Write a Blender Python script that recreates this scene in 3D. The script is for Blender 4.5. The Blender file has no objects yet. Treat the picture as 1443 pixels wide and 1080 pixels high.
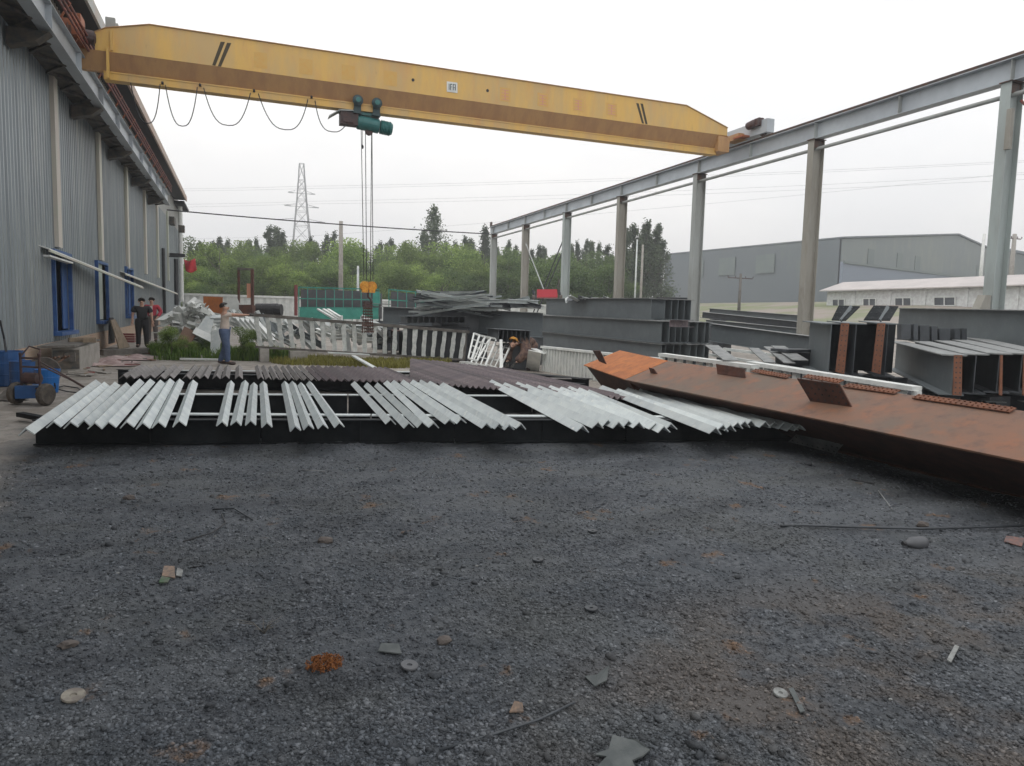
import bpy, bmesh, math, random
import numpy as np
from mathutils import Vector, Matrix, Quaternion
random.seed(7); RNG = np.random.RandomState(11)
R = math.radians
scene = bpy.context.scene
C = scene.collection

# ------------------------------------------------------------------ camera
HC = 1.75
YAW, PIT, ROLL, FPX = .3641, .0943, .0255, 1008.52
IW, IH = 1443., 1080.
_f = Vector((math.sin(YAW)*math.cos(PIT), math.cos(YAW)*math.cos(PIT), -math.sin(PIT)))
_r = Vector((math.cos(YAW), -math.sin(YAW), 0))
_u = _r.cross(_f)
c_, s_ = math.cos(ROLL), math.sin(ROLL)
CR, CU, CF = _r*c_ + _u*s_, _u*c_ - _r*s_, _f
cam_d = bpy.data.cameras.new('camera'); cam = bpy.data.objects.new('camera', cam_d); C.objects.link(cam)
cam.matrix_world = Matrix(((CR.x, CU.x, -CF.x, 0), (CR.y, CU.y, -CF.y, 0), (CR.z, CU.z, -CF.z, HC), (0, 0, 0, 1)))
cam_d.sensor_width = 36; cam_d.sensor_fit = 'HORIZONTAL'; cam_d.lens = FPX/IW*36
cam_d.clip_start = .05; cam_d.clip_end = 5000
scene.camera = cam
scene.render.resolution_x = 1024; scene.render.resolution_y = 766

# ------------------------------------------------------------------ world, sun, exposure
SUN_EL, SUN_AZ = 58, 250
w = bpy.data.worlds.new('World'); scene.world = w; w.use_nodes = True
nt = w.node_tree; nt.nodes.clear(); N = nt.nodes.new; L = nt.links.new
out = N('ShaderNodeOutputWorld'); bg = N('ShaderNodeBackground'); bg.inputs[1].default_value = .1
sky = N('ShaderNodeTexSky'); sky.sky_type = 'NISHITA'; sky.sun_disc = False
sky.sun_elevation = R(SUN_EL); sky.sun_rotation = R(SUN_AZ); sky.dust_density = 4
tc = N('ShaderNodeTexCoord'); sx = N('ShaderNodeSeparateXYZ'); L(tc.outputs['Generated'], sx.inputs[0])
rp = N('ShaderNodeValToRGB'); L(sx.outputs['Z'], rp.inputs[0])
e = rp.color_ramp.elements
e[0].position = 0.0; e[0].color = (.80, .775, .75, 1)
e[1].position = 1.0; e[1].color = (.92, .92, .94, 1)
for p_, c in ((.08, (.82, .795, .77, 1)), (.2, (.835, .815, .795, 1)), (.34, (.845, .84, .825, 1)), (.5, (.83, .835, .84, 1))):
    q = rp.color_ramp.elements.new(p_); q.color = c
mp = N('ShaderNodeMapping'); mp.inputs['Scale'].default_value = (1, 1, 2.4); L(tc.outputs['Generated'], mp.inputs[0])
nz = N('ShaderNodeTexNoise'); nz.inputs['Scale'].default_value = 2.1; nz.inputs['Detail'].default_value = 5; nz.inputs['Roughness'].default_value = .5
L(mp.outputs[0], nz.inputs[0])
cr = N('ShaderNodeValToRGB'); L(nz.outputs[0], cr.inputs[0])
cr.color_ramp.elements[0].position = .36; cr.color_ramp.elements[0].color = (.90, .915, .935, 1)
cr.color_ramp.elements[1].position = .62; cr.color_ramp.elements[1].color = (1.05, 1.045, 1.035, 1)
mul = N('ShaderNodeMix'); mul.data_type = 'RGBA'; mul.blend_type = 'MULTIPLY'; mul.inputs[0].default_value = 1
L(rp.outputs[0], mul.inputs[6]); L(cr.outputs[0], mul.inputs[7])
gain = N('ShaderNodeVectorMath'); gain.operation = 'SCALE'; gain.inputs['Scale'].default_value = 12.0
L(mul.outputs[2], gain.inputs[0])
mx = N('ShaderNodeMix'); mx.data_type = 'RGBA'; mx.inputs[0].default_value = .95
L(sky.outputs[0], mx.inputs[6]); L(gain.outputs[0], mx.inputs[7])
L(mx.outputs[2], bg.inputs[0]); L(bg.outputs[0], out.inputs[0])
sun_d = bpy.data.lights.new('sun', 'SUN'); sun = bpy.data.objects.new('sun', sun_d); C.objects.link(sun)
sun_d.energy = .6; sun_d.angle = R(25); sun_d.color = (1, .97, .93)
sun.rotation_euler = (R(90-SUN_EL), 0, R(180-SUN_AZ))
scene.view_settings.view_transform = 'Standard'; scene.view_settings.look = 'None'
scene.view_settings.gamma = 1; scene.view_settings.exposure = .44
scene.cycles.volume_bounces = 0; scene.cycles.max_bounces = 6; scene.cycles.volume_step_rate = 5

# ------------------------------------------------------------------ placing helpers (photo pixel -> point of the place)
def ray(x, y): return CF + CR*((x-IW/2)/FPX) - CU*((y-IH/2)/FPX)
def AX(x, y, c): d = ray(x, y); t = c/d.x; return d*t + Vector((0, 0, HC))
def AY(x, y, c): d = ray(x, y); t = c/d.y; return d*t + Vector((0, 0, HC))
def AZ(x, y, z): d = ray(x, y); t = (z-HC)/d.z; return d*t + Vector((0, 0, HC))
def AD(x, y, dep): return ray(x, y)*dep + Vector((0, 0, HC))
def G(x, y, off=0):
    d = ray(x, y); t = (HC-off)/(.01*d.y-d.z); return d*t + Vector((0, 0, HC))
def sm(a, b, t): t = min(max((t-a)/(b-a), 0), 1); return t*t*(3-2*t)
def gz(x, y): return .01*min(max(y, -5), 60) + 4.4*sm(30, 85, x)*sm(15, 55, y)

# ------------------------------------------------------------------ object helpers
def tag(o, label=None, cat=None, group=None, kind=None):
    if label: o['label'] = label
    if cat: o['category'] = cat
    if group: o['group'] = group
    if kind: o['kind'] = kind
    return o
def thing(name, label, cat, loc=(0, 0, 0), rz=0, group=None):
    o = bpy.data.objects.new(name, None); C.objects.link(o); o.location = loc; o.rotation_euler = (0, 0, rz)
    o.empty_display_size = .2
    return tag(o, label, cat, group)
def dup(root, loc=None, rz=None, label=None, group=None, scale=None):
    r = root.copy(); C.objects.link(r)
    if loc is not None: r.location = loc
    if rz is not None: r.rotation_euler = (0, 0, rz)
    if scale is not None: r.scale = scale
    if label: r['label'] = label
    if group: r['group'] = group
    for ch in list(root.children):
        c = ch.copy(); C.objects.link(c); c.parent = r
        for g in list(ch.children):
            d = g.copy(); C.objects.link(d); d.parent = c
    return r
def ordn(n):
    return str(n) + ('th' if 10 <= n % 100 <= 20 else {1: 'st', 2: 'nd', 3: 'rd'}.get(n % 10, 'th'))

def frame(p0, p1, up=(0, 0, 1)):
    d = (Vector(p1)-Vector(p0)).normalized(); up = Vector(up)
    a = d.cross(up)
    if a.length < 1e-5: a = d.cross(Vector((0, 1, 0)))
    a.normalize(); b = a.cross(d).normalized()
    return d, a, b
class MB:
    def __init__(s): s.v = []; s.f = []
    def add(s, vs, fs):
        o = len(s.v); s.v += [tuple(q) for q in vs]; s.f += [tuple(i+o for i in f) for f in fs]; return s
    def hexa(s, p):     # 4 bottom, 4 top
        return s.add(p, [(3, 2, 1, 0), (4, 5, 6, 7), (0, 1, 5, 4), (1, 2, 6, 5), (2, 3, 7, 6), (3, 0, 4, 7)])
    def box(s, c, size, rz=0, M=None):
        c = Vector(c); x, y, z = [q/2 for q in size]; rot = Matrix.Rotation(rz, 3, 'Z') if M is None else M
        return s.hexa([c + rot @ Vector(q) for q in ((-x, -y, -z), (x, -y, -z), (x, y, -z), (-x, y, -z), (-x, -y, z), (x, -y, z), (x, y, z), (-x, y, z))])
    def ext(s, p0, p1, prof, up=(0, 0, 1), prof2=None):
        d, a, b = frame(p0, p1, up); p0 = Vector(p0); p1 = Vector(p1); n = len(prof); q2 = prof2 or prof
        vs = [p0+a*x+b*y for x, y in prof] + [p1+a*x+b*y for x, y in q2]
        return s.add(vs, [tuple(range(n-1, -1, -1)), tuple(range(n, 2*n))] + [(i, (i+1) % n, n+(i+1) % n, n+i) for i in range(n)])
    def bar(s, p0, p1, wd, ht, up=(0, 0, 1)):
        x, y = wd/2, ht/2
        return s.ext(p0, p1, [(-x, -y), (x, -y), (x, y), (-x, y)], up)
    def tube(s, pts, r, n=8, cap=True):
        pts = [Vector(p) for p in pts]; rr = r if hasattr(r, '__len__') else [r]*len(pts); vs = []; fs = []
        pa = None
        for i, p in enumerate(pts):
            d = (pts[min(i+1, len(pts)-1)]-pts[max(i-1, 0)]).normalized()
            if pa is None: a = d.orthogonal().normalized()
            else:
                a = pa - d*pa.dot(d)
                a = a.normalized() if a.length > 1e-6 else d.orthogonal().normalized()
            pa = a; b = d.cross(a)
            for k in range(n):
                t = 2*math.pi*k/n; vs.append(p+(a*math.cos(t)+b*math.sin(t))*rr[i])
        for i in range(len(pts)-1):
            for k in range(n):
                fs.append((i*n+k, i*n+(k+1) % n, (i+1)*n+(k+1) % n, (i+1)*n+k))
        if cap: fs += [tuple(range(n-1, -1, -1)), tuple((len(pts)-1)*n+k for k in range(n))]
        return s.add(vs, fs)
    def lathe(s, prof, c=(0, 0, 0), n=20, axis=None):   # prof: (r, h)
        c = Vector(c); M = Matrix.Identity(3)
        if axis is not None: M = Vector((0, 0, 1)).rotation_difference(Vector(axis)).to_matrix()
        vs = []; fs = []
        for r, h in prof:
            for k in range(n):
                t = 2*math.pi*k/n; vs.append(c + M @ Vector((r*math.cos(t), r*math.sin(t), h)))
        for i in range(len(prof)-1):
            for k in range(n): fs.append((i*n+k, i*n+(k+1) % n, (i+1)*n+(k+1) % n, (i+1)*n+k))
        fs += [tuple(range(n-1, -1, -1)), tuple((len(prof)-1)*n+k for k in range(n))]
        return s.add(vs, fs)
    def build(s, name, mat, parent=None, smooth=False, local=False, label=None, cat=None, group=None, kind=None, bevel=0):
        me = bpy.data.meshes.new(name); vs = s.v
        if parent is not None and not local:
            org = Vector(parent.location)
            pp = parent.parent
            while pp is not None: org = org + Vector(pp.location); pp = pp.parent
            rz = 0
            vs = [tuple(Vector(q)-org) for q in vs]
        ob_loc = None
        if parent is None and not local and kind is None:
            xs = [q[0] for q in vs]; ys = [q[1] for q in vs]; zs = [q[2] for q in vs]
            ob_loc = Vector(((min(xs)+max(xs))/2, (min(ys)+max(ys))/2, min(zs)))
            vs = [tuple(Vector(q)-ob_loc) for q in vs]
        me.from_pydata(vs, [], s.f); me.update()
        if smooth:
            me.polygons.foreach_set('use_smooth', [True]*len(me.polygons))
        me.materials.append(mat)
        o = bpy.data.objects.new(name, me); C.objects.link(o)
        if parent is not None: o.parent = parent
        if ob_loc is not None: o.location = ob_loc
        if smooth == 'auto':
            pass
        if bevel:
            b = o.modifiers.new('b', 'BEVEL'); b.width = bevel; b.segments = 2; b.limit_method = 'ANGLE'
        return tag(o, label, cat, group, kind)
def Hp(wd, ht, tf=.016, tw=.01, dx=0, dy=0):
    x, y, t = wd/2, ht/2, tw/2
    return [(a+dx, b+dy) for a, b in ((-x, -y), (x, -y), (x, -y+tf), (t, -y+tf), (t, y-tf), (x, y-tf), (x, y), (-x, y), (-x, y-tf), (-t, y-tf), (-t, -y+tf), (-x, -y+tf))]
def Vp(leg=.2, t=.012):     # inverted V angle, apex at (0,0)
    k = leg*.7071; q = t*1.414
    return [(0, 0), (-k, -k), (-k+t*.707, -k-t*.707), (0, -q), (k-t*.707, -k-t*.707), (k, -k)]
def Cp(wd, ht, t=.006):
    x, y = wd/2, ht/2
    return [(-x, -y), (x, -y), (x, -y+t), (-x+t, -y+t), (-x+t, y-t), (x, y-t), (x, y), (-x, y)]

# ------------------------------------------------------------------ materials
def mat(name, col, rough=.6, metal=0, col2=None, scale=3, detail=6, lo=.4, hi=.6, col3=None, scale3=14, lo3=.55, hi3=.7, bump=.0, bscale=40, stretch=(1, 1, 1), emis=None, rand=0, spec=.5, spots=None):
    m = bpy.data.materials.new(name); m.use_nodes = True; t = m.node_tree; n = t.nodes.new; l = t.links.new
    b = t.nodes['Principled BSDF']; b.inputs['Roughness'].default_value = rough; b.inputs['Metallic'].default_value = metal
    b.inputs['Specular IOR Level'].default_value = spec
    b.inputs['Base Color'].default_value = (*col, 1)
    tcn = n('ShaderNodeTexCoord'); mpn = n('ShaderNodeMapping'); mpn.inputs['Scale'].default_value = stretch; l(tcn.outputs['Object'], mpn.inputs[0])
    last = None
    def layer(prev, ca, cb, sc, a, b_, det):
        z = n('ShaderNodeTexNoise'); z.inputs['Scale'].default_value = sc; z.inputs['Detail'].default_value = det; z.inputs['Roughness'].default_value = .65; l(mpn.outputs[0], z.inputs[0])
        r = n('ShaderNodeMapRange'); r.inputs[1].default_value = a; r.inputs[2].default_value = b_; l(z.outputs[0], r.inputs[0])
        x = n('ShaderNodeMix'); x.data_type = 'RGBA'; l(r.outputs[0], x.inputs[0])
        if prev is None: x.inputs[6].default_value = (*ca, 1)
        else: l(prev, x.inputs[6])
        x.inputs[7].default_value = (*cb, 1); return x.outputs[2]
    if col2: last = layer(last, col, col2, scale, lo, hi, detail)
    if col3: last = layer(last, col, col3, scale3, lo3, hi3, detail)
    if spots:
        z = n('ShaderNodeTexNoise'); z.inputs['Scale'].default_value = spots[1]; z.inputs['Detail'].default_value = 8; z.inputs['Roughness'].default_value = .7; l(mpn.outputs[0], z.inputs[0])
        r = n('ShaderNodeMapRange'); r.inputs[1].default_value = spots[2]; r.inputs[2].default_value = spots[3]; l(z.outputs[0], r.inputs[0])
        x = n('ShaderNodeMix'); x.data_type = 'RGBA'; l(r.outputs[0], x.inputs[0])
        if last is None: x.inputs[6].default_value = (*col, 1)
        else: l(last, x.inputs[6])
        x.inputs[7].default_value = (*spots[0], 1); last = x.outputs[2]
    if rand:
        oi = n('ShaderNodeObjectInfo'); r = n('ShaderNodeMapRange'); r.inputs[3].default_value = 1-rand; r.inputs[4].default_value = 1+rand; l(oi.outputs['Random'], r.inputs[0])
        v = n('ShaderNodeVectorMath'); v.operation = 'SCALE'; l(r.outputs[0], v.inputs['Scale'])
        if last is None: v.inputs[0].default_value = col
        else: l(last, v.inputs[0])
        last = v.outputs[0]
    if last is not None: l(last, b.inputs['Base Color'])
    if bump:
        z = n('ShaderNodeTexNoise'); z.inputs['Scale'].default_value = bscale; z.inputs['Detail'].default_value = 4; l(mpn.outputs[0], z.inputs[0])
        bp = n('ShaderNodeBump'); bp.inputs['Strength'].default_value = bump; bp.inputs['Distance'].default_value = .01; l(z.outputs[0], bp.inputs['Height']); l(bp.outputs[0], b.inputs['Normal'])
    return m
M = {}
M['galv'] = mat('galvanised steel', (.52, .56, .55), .55, .1, (.40, .44, .45), 2.2, col3=(.60, .62, .58), scale3=9, rand=.16, spots=((.25, .19, .14), 6, .62, .74))
M['galv_warm'] = mat('primed white steel', (.60, .61, .58), .55, .0, (.48, .50, .48), 3, rand=.08)
M['black'] = mat('black painted steel', (.006, .008, .010), .75, 0, (.014, .017, .019), 4, col3=(.035, .034, .032), scale3=9, lo3=.66, hi3=.85, spec=.2)
M['dusty'] = mat('dusty grey brown steel', (.20, .185, .178), .7, 0, (.13, .12, .115), 5, rand=.2)
M['brown'] = mat('brown primer steel', (.125, .095, .098), .6, 0, (.075, .058, .068), 4, col3=(.2, .17, .165), scale3=12, rand=.42)
M['rust'] = mat('orange rust', (.44, .15, .04), .85, 0, (.34, .11, .034), 2, col3=(.18, .075, .035), scale3=7, lo3=.5, hi3=.75, bump=.2, bscale=60)
M['rust_end'] = mat('rusted drilled steel', (.19, .072, .035), .85, 0, (.13, .055, .032), 5, col3=(.12, .05, .03), scale3=12)
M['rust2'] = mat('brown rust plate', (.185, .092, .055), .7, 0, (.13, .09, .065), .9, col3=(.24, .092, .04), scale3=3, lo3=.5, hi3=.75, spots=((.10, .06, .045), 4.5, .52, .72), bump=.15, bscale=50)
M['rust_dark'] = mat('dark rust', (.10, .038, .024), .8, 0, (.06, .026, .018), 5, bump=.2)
M['grey'] = mat('grey primer paint', (.115, .135, .142), .5, 0, (.095, .11, .12), 1.2, col3=(.15, .165, .165), scale3=6, lo3=.55, hi3=.8, rand=.1)
M['darkgrey'] = mat('dark grey paint', (.055, .062, .07), .5, 0, (.035, .04, .046), 3, rand=.15)
M['greydust'] = mat('dusty flange top', (.26, .265, .26), .8, 0, (.17, .18, .18), 5)
M['col_grey'] = mat('column grey paint', (.36, .385, .375), .5, 0, (.29, .30, .285), 1.4, col3=(.24, .19, .15), scale3=2.3, lo3=.6, hi3=.8, stretch=(1, 1, .25))
M['col_green'] = mat('column green grey paint', (.37, .42, .41), .5, 0, (.31, .34, .33), 1.6, col3=(.27, .21, .16), scale3=2.0, lo3=.62, hi3=.82, stretch=(1, 1, .25))
M['col_brown'] = mat('column weathered', (.31, .30, .265), .6, 0, (.25, .235, .20), 1.6, col3=(.36, .35, .32), scale3=3, stretch=(1, 1, .25))
M['runway'] = mat('runway beam paint', (.42, .46, .49), .45, 0, (.35, .38, .41), .7, col3=(.30, .25, .21), scale3=2.6, lo3=.64, hi3=.82)
M['raildark'] = mat('rail steel', (.075, .065, .06), .6, .3, (.12, .06, .04), 4)
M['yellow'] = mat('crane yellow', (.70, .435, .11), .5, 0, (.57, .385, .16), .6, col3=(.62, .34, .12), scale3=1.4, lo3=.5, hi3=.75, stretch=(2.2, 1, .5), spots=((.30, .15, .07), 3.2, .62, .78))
M['yellow_low'] = mat('crane yellow shaded and weathered', (.49, .285, .125), .6, 0, (.41, .23, .11), 1.5, stretch=(2, 1, .6), spots=((.30, .15, .09), 2.5, .58, .8))  # browner base holds the girder's underside shade; spots are rust
M['craneorange'] = mat('red primer', (.42, .14, .06), .6, 0, (.30, .10, .05), 4)
M['orangepatch'] = mat('faded orange paint', (.64, .36, .09), .6, 0, (.62, .40, .12), 7, lo=.35, hi=.65)
M['pinkpaint'] = mat('faded pink lettering', (.62, .30, .20), .7)
M['teal'] = mat('hoist green', (.025, .135, .13), .4, 0, (.04, .17, .165), 4)
M['tealdark'] = mat('hoist dark green', (.02, .05, .055), .5)
M['motor'] = mat('dark motor', (.045, .03, .03), .6, 0, (.08, .04, .035), 9)
M['wire'] = mat('black cable', (.02, .02, .022), .6)
M['redrail'] = mat('red conductor rail', (.22, .045, .035), .6, 0, (.13, .05, .04), 6)
M['shed'] = mat('grey corrugated cladding', (.23, .26, .275), .36, .3, (.18, .205, .22), .6, col3=(.33, .35, .34), scale3=2.2, lo3=.5, hi3=.75, stretch=(1, 2.5, .12), spots=((.14, .14, .135), 1.5, .58, .75))
M['shed_light'] = mat('pale upper cladding', (.42, .43, .41), .6, 0, (.40, .39, .37), .8)
M['pilaster'] = mat('pale green trim', (.45, .48, .39), .6, 0, (.5, .45, .40), .9, stretch=(1, 1, .3))
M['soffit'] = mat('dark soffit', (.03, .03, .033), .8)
M['fascia'] = mat('eave fascia', (.42, .43, .41), .6, 0, (.45, .32, .24), .35, lo=.45, hi=.6)
M['fasciar'] = mat('eave fascia reddish', (.44, .30, .23), .6, 0, (.40, .33, .28), .8)
M['shadebeam'] = mat('dark bracket tone with shade', (.035, .04, .04), .7, 0, (.10, .08, .06), 5)  # shade under the rail beam is put into this tone
M['blue'] = mat('blue window frame', (.014, .06, .20), .4, 0, (.03, .10, .27), 4)
M['drum'] = mat('blue plastic drum', (.006, .06, .19), .4, 0, (.015, .085, .25), 5)
M['bucket'] = mat('bright blue bucket', (.008, .12, .38), .4)
M['glassdark'] = mat('dark opening', (.012, .012, .014), .5)
M['frost'] = mat('pale sliding pane', (.42, .47, .42), .3)
M['whitepaint'] = mat('white paint', (.70, .71, .68), .6, 0, (.58, .60, .58), 4, col3=(.45, .40, .34), scale3=8, lo3=.66, hi3=.85, rand=.08)
M['whitegrey'] = mat('light grey scrap', (.42, .455, .45), .6, 0, (.55, .57, .55), 4, rand=.15)
M['brick'] = None
M['tyre'] = mat('tyre rubber', (.05, .043, .038), .9, 0, (.10, .085, .07), 9)
M['wood'] = mat('old timber', (.30, .235, .165), .85, 0, (.20, .155, .11), 6, stretch=(1, 1, 1))
M['woodgrey'] = mat('grey timber', (.15, .14, .125), .9, 0, (.09, .08, .07), 5)
M['plaster'] = mat('mortar crusted slat', (.40, .42, .40), .9, 0, (.55, .56, .53), 8, bump=.4, rand=.1)
M['cloth_pink'] = mat('dusty pink cloth', (.40, .31, .29), .95, 0, (.26, .18, .17), 5)
M['redcloth'] = mat('red cloth', (.55, .03, .04), .8, 0, (.42, .025, .035), 6)
M['green_net'] = mat('green painted frame', (.025, .21, .165), .5, 0, (.045, .27, .21), 3)
M['netdark'] = mat('dark bundle behind mesh', (.05, .06, .065), .8, 0, (.08, .07, .075), 5)
M['hookyellow'] = mat('hook block orange', (.72, .34, .02), .5, 0, (.5, .18, .02), 18)
M['hazehall'] = mat('grey hall cladding', (.125, .148, .163), .6, 0, (.145, .165, .175), .05, col3=(.17, .20, .17), scale3=.12, lo3=.56, hi3=.72, stretch=(1, 1, .4))
M['hallgable'] = mat('green grey gable cladding', (.19, .215, .21), .6, 0, (.17, .195, .20), .08, spots=((.23, .25, .22), .5, .5, .7), stretch=(1, 1, .3))
M['hallband'] = mat('blue grey band', (.20, .235, .29), .6)
M['skylight'] = mat('pale cladding sheet', (.165, .195, .185), .6, 0, (.145, .175, .175), .4)
M['lowroof'] = mat('pinkish sheet roof', (.50, .46, .44), .8, 0, (.43, .40, .385), .5)
M['whitewall'] = mat('whitewashed brick', (.62, .64, .63), .9, 0, (.50, .50, .50), 3)
M['bank'] = mat('bare earth bank', (.33, .26, .21), .95, 0, (.22, .22, .12), .3)
M['concrete'] = mat('concrete', (.33, .31, .28), .9, 0, (.25, .235, .21), 4)
M['stone'] = mat('stone', (.10, .085, .078), .9, 0, (.10, .085, .075), 14, bump=.5)
M['brass'] = mat('grinding disc', (.25, .23, .19), .8, 0, (.16, .14, .12), 20)
M['flask'] = mat('dull grey plastic', (.085, .088, .095), .55)
M['wool'] = mat('rusty swarf', (.23, .085, .02), .9, 0, (.15, .05, .015), 40)
M['cardboard'] = mat('pale scrap', (.42, .30, .22), .9)
M['slate'] = mat('dull slate sheet', (.065, .075, .075), .7, 0, (.10, .11, .108), 9)
M['dullwhite'] = mat('dirty white scrap', (.27, .28, .27), .8, 0, (.17, .17, .165), 30)
M['dullpink'] = mat('faded rag', (.22, .12, .10), .9, 0, (.12, .10, .10), 30)
M['cardboard'] = mat('dirty cardboard', (.26, .18, .13), .9, 0, (.15, .12, .10), 40)
M['dullgreen'] = mat('dirty green wrapper', (.06, .12, .06), .8, 0, (.12, .13, .10), 40)
M['skin'] = mat('skin', (.48, .28, .20), .6)
M['hair'] = mat('black hair', (.015, .012, .01), .6)
M['shirt'] = mat('cream shirt', (.62, .53, .46), .85, 0, (.52, .44, .38), 9)
M['jeans'] = mat('blue jeans', (.055, .085, .16), .85, 0, (.085, .12, .20), 9)
M['blackcloth'] = mat('black clothes', (.012, .012, .014), .85)
M['maroon'] = mat('red jacket', (.42, .035, .05), .8, 0, (.30, .02, .05), 6)
M['greytrousers'] = mat('grey trousers', (.10, .085, .08), .9)
M['camo'] = mat('brown work jacket', (.14, .085, .06), .9, 0, (.07, .04, .035), 14, lo=.45, hi=.55)
M['cap'] = mat('mustard cap', (.50, .24, .03), .8, 0, (.38, .16, .03), 12)
M['glove'] = mat('dark glove', (.05, .05, .045), .9)
M['shoe'] = mat('shoe', (.06, .04, .035), .7)
M['trunk'] = mat('bark', (.12, .10, .08), .95, 0, (.07, .06, .05), 3)
M['pylon'] = mat('galvanised lattice', (.20, .20, .20), .6)
M['redbox'] = mat('red panel', (.55, .04, .06), .5)
M['crate'] = mat('dark red crate', (.16, .03, .03), .6)

def leafmat(name, a, b, tr=.35):
    m = bpy.data.materials.new(name); m.use_nodes = True; t = m.node_tree; n = t.nodes.new; l = t.links.new
    p = t.nodes['Principled BSDF']; p.inputs['Roughness'].default_value = .65; p.inputs['Specular IOR Level'].default_value = .25
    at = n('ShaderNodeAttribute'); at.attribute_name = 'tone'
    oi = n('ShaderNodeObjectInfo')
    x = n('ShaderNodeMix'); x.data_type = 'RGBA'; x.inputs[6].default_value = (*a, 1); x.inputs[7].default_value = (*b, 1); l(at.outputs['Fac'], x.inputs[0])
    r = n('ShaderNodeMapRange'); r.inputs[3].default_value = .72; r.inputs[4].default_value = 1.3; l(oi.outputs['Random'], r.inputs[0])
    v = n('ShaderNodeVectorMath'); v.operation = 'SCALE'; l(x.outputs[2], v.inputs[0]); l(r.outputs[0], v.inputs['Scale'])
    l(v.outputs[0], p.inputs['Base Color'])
    tl = n('ShaderNodeBsdfTranslucent'); l(v.outputs[0], tl.inputs[0]); ms = n('ShaderNodeMixShader'); ms.inputs[0].default_value = tr
    l(p.outputs[0], ms.inputs[1]); l(tl.outputs[0], ms.inputs[2]); l(ms.outputs[0], t.nodes['Material Output'].inputs[0])
    return m
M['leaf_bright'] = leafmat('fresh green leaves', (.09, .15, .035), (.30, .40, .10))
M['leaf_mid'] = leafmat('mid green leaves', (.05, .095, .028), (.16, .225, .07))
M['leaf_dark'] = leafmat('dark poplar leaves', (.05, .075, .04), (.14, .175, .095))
M['grass'] = leafmat('grass blades', (.05, .11, .015), (.17, .26, .05))
M['drygrass'] = leafmat('yellowing grass blades', (.16, .15, .03), (.33, .31, .08))

# brick plinth
def brickmat():
    m = bpy.data.materials.new('faded brick'); m.use_nodes = True; t = m.node_tree; n = t.nodes.new; l = t.links.new
    b = t.nodes['Principled BSDF']; b.inputs['Roughness'].default_value = .9
    tcn = n('ShaderNodeTexCoord'); sp = n('ShaderNodeSeparateXYZ'); cb = n('ShaderNodeCombineXYZ'); l(tcn.outputs['Object'], sp.inputs[0])
    l(sp.outputs['Y'], cb.inputs[0]); l(sp.outputs['Z'], cb.inputs[1])
    br = n('ShaderNodeTexBrick'); br.inputs['Scale'].default_value = 4; br.inputs['Color1'].default_value = (.42, .24, .15, 1); br.inputs['Color2'].default_value = (.34, .22, .15, 1); br.inputs['Mortar'].default_value = (.38, .33, .27, 1); br.inputs['Mortar Size'].default_value = .03
    l(cb.outputs[0], br.inputs[0])
    z = n('ShaderNodeTexNoise'); z.inputs['Scale'].default_value = 1.3; z.inputs['Detail'].default_value = 6; l(tcn.outputs['Object'], z.inputs[0])
    r = n('ShaderNodeMapRange'); r.inputs[1].default_value = .42; r.inputs[2].default_value = .62; l(z.outputs[0], r.inputs[0])
    x = n('ShaderNodeMix'); x.data_type = 'RGBA'; l(r.outputs[0], x.inputs[0]); l(br.outputs[0], x.inputs[6]); x.inputs[7].default_value = (.40, .31, .23, 1)
    l(x.outputs[2], b.inputs['Base Color'])
    return m
M['brick'] = brickmat()

# ------------------------------------------------------------------ ground
def vnoise(x, y, sc, seed):
    r = np.random.RandomState(seed); T = r.rand(256, 256)
    X = x/sc; Y = y/sc; xi = np.floor(X).astype(int); yi = np.floor(Y).astype(int); fx = X-xi; fy = Y-yi
    fx = fx*fx*(3-2*fx); fy = fy*fy*(3-2*fy)
    a = T[xi % 256, yi % 256]; b = T[(xi+1) % 256, yi % 256]; c = T[xi % 256, (yi+1) % 256]; d = T[(xi+1) % 256, (yi+1) % 256]
    return (a*(1-fx)+b*fx)*(1-fy)+(c*(1-fx)+d*fx)*fy - .5
def smn(a, b, t): t = np.clip((t-a)/(b-a), 0, 1); return t*t*(3-2*t)
def ground_h(x, y):
    h = .01*np.clip(y, -5, 60) + 4.4*smn(30, 85, x)*smn(15, 55, y)
    near = 1-smn(9.5, 14, y)
    left = 1-.8*smn(0, 1.4, -(x+2.2+.12*(y-9)))*smn(5.5, 9, y)
    d = vnoise(x*.45+y*.12, y*1.6, .7, 9)*.04 + vnoise(x, y, 1.1, 1)*.03 + vnoise(x+3, y, .42, 2)*.028 + (vnoise(x, y+5, .13, 3)*.018 + vnoise(x, y, .055, 4)*.016 + vnoise(x, y, .028, 5)*.010)*left
    return h + d*near - .012
def axis(fine0, fine1, st, far0, far1, k=1.09):
    a = list(np.arange(fine0, fine1, st)); d = st*2; p = a[-1]
    while p < far1: p += d; a.append(min(p, far1)); d *= k
    d = st*2; p = a[0]; pre = []
    while p > far0: p -= d; pre.append(max(p, far0)); d *= k
    return np.array(pre[::-1]+a)
gx = axis(-3.6, 7.8, .02, -560, 560); gy = axis(1.9, 9.6, .02, -120, 620)
XX, YY = np.meshgrid(gx, gy); ZZ = ground_h(XX, YY)
nv = XX.size; co = np.stack([XX.ravel(), YY.ravel(), ZZ.ravel()], 1)
nx, ny = len(gx), len(gy)
ii = (np.arange(ny-1)[:, None]*nx + np.arange(nx-1)[None, :]).ravel()
fc = np.stack([ii, ii+1, ii+nx+1, ii+nx], 1)
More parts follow.
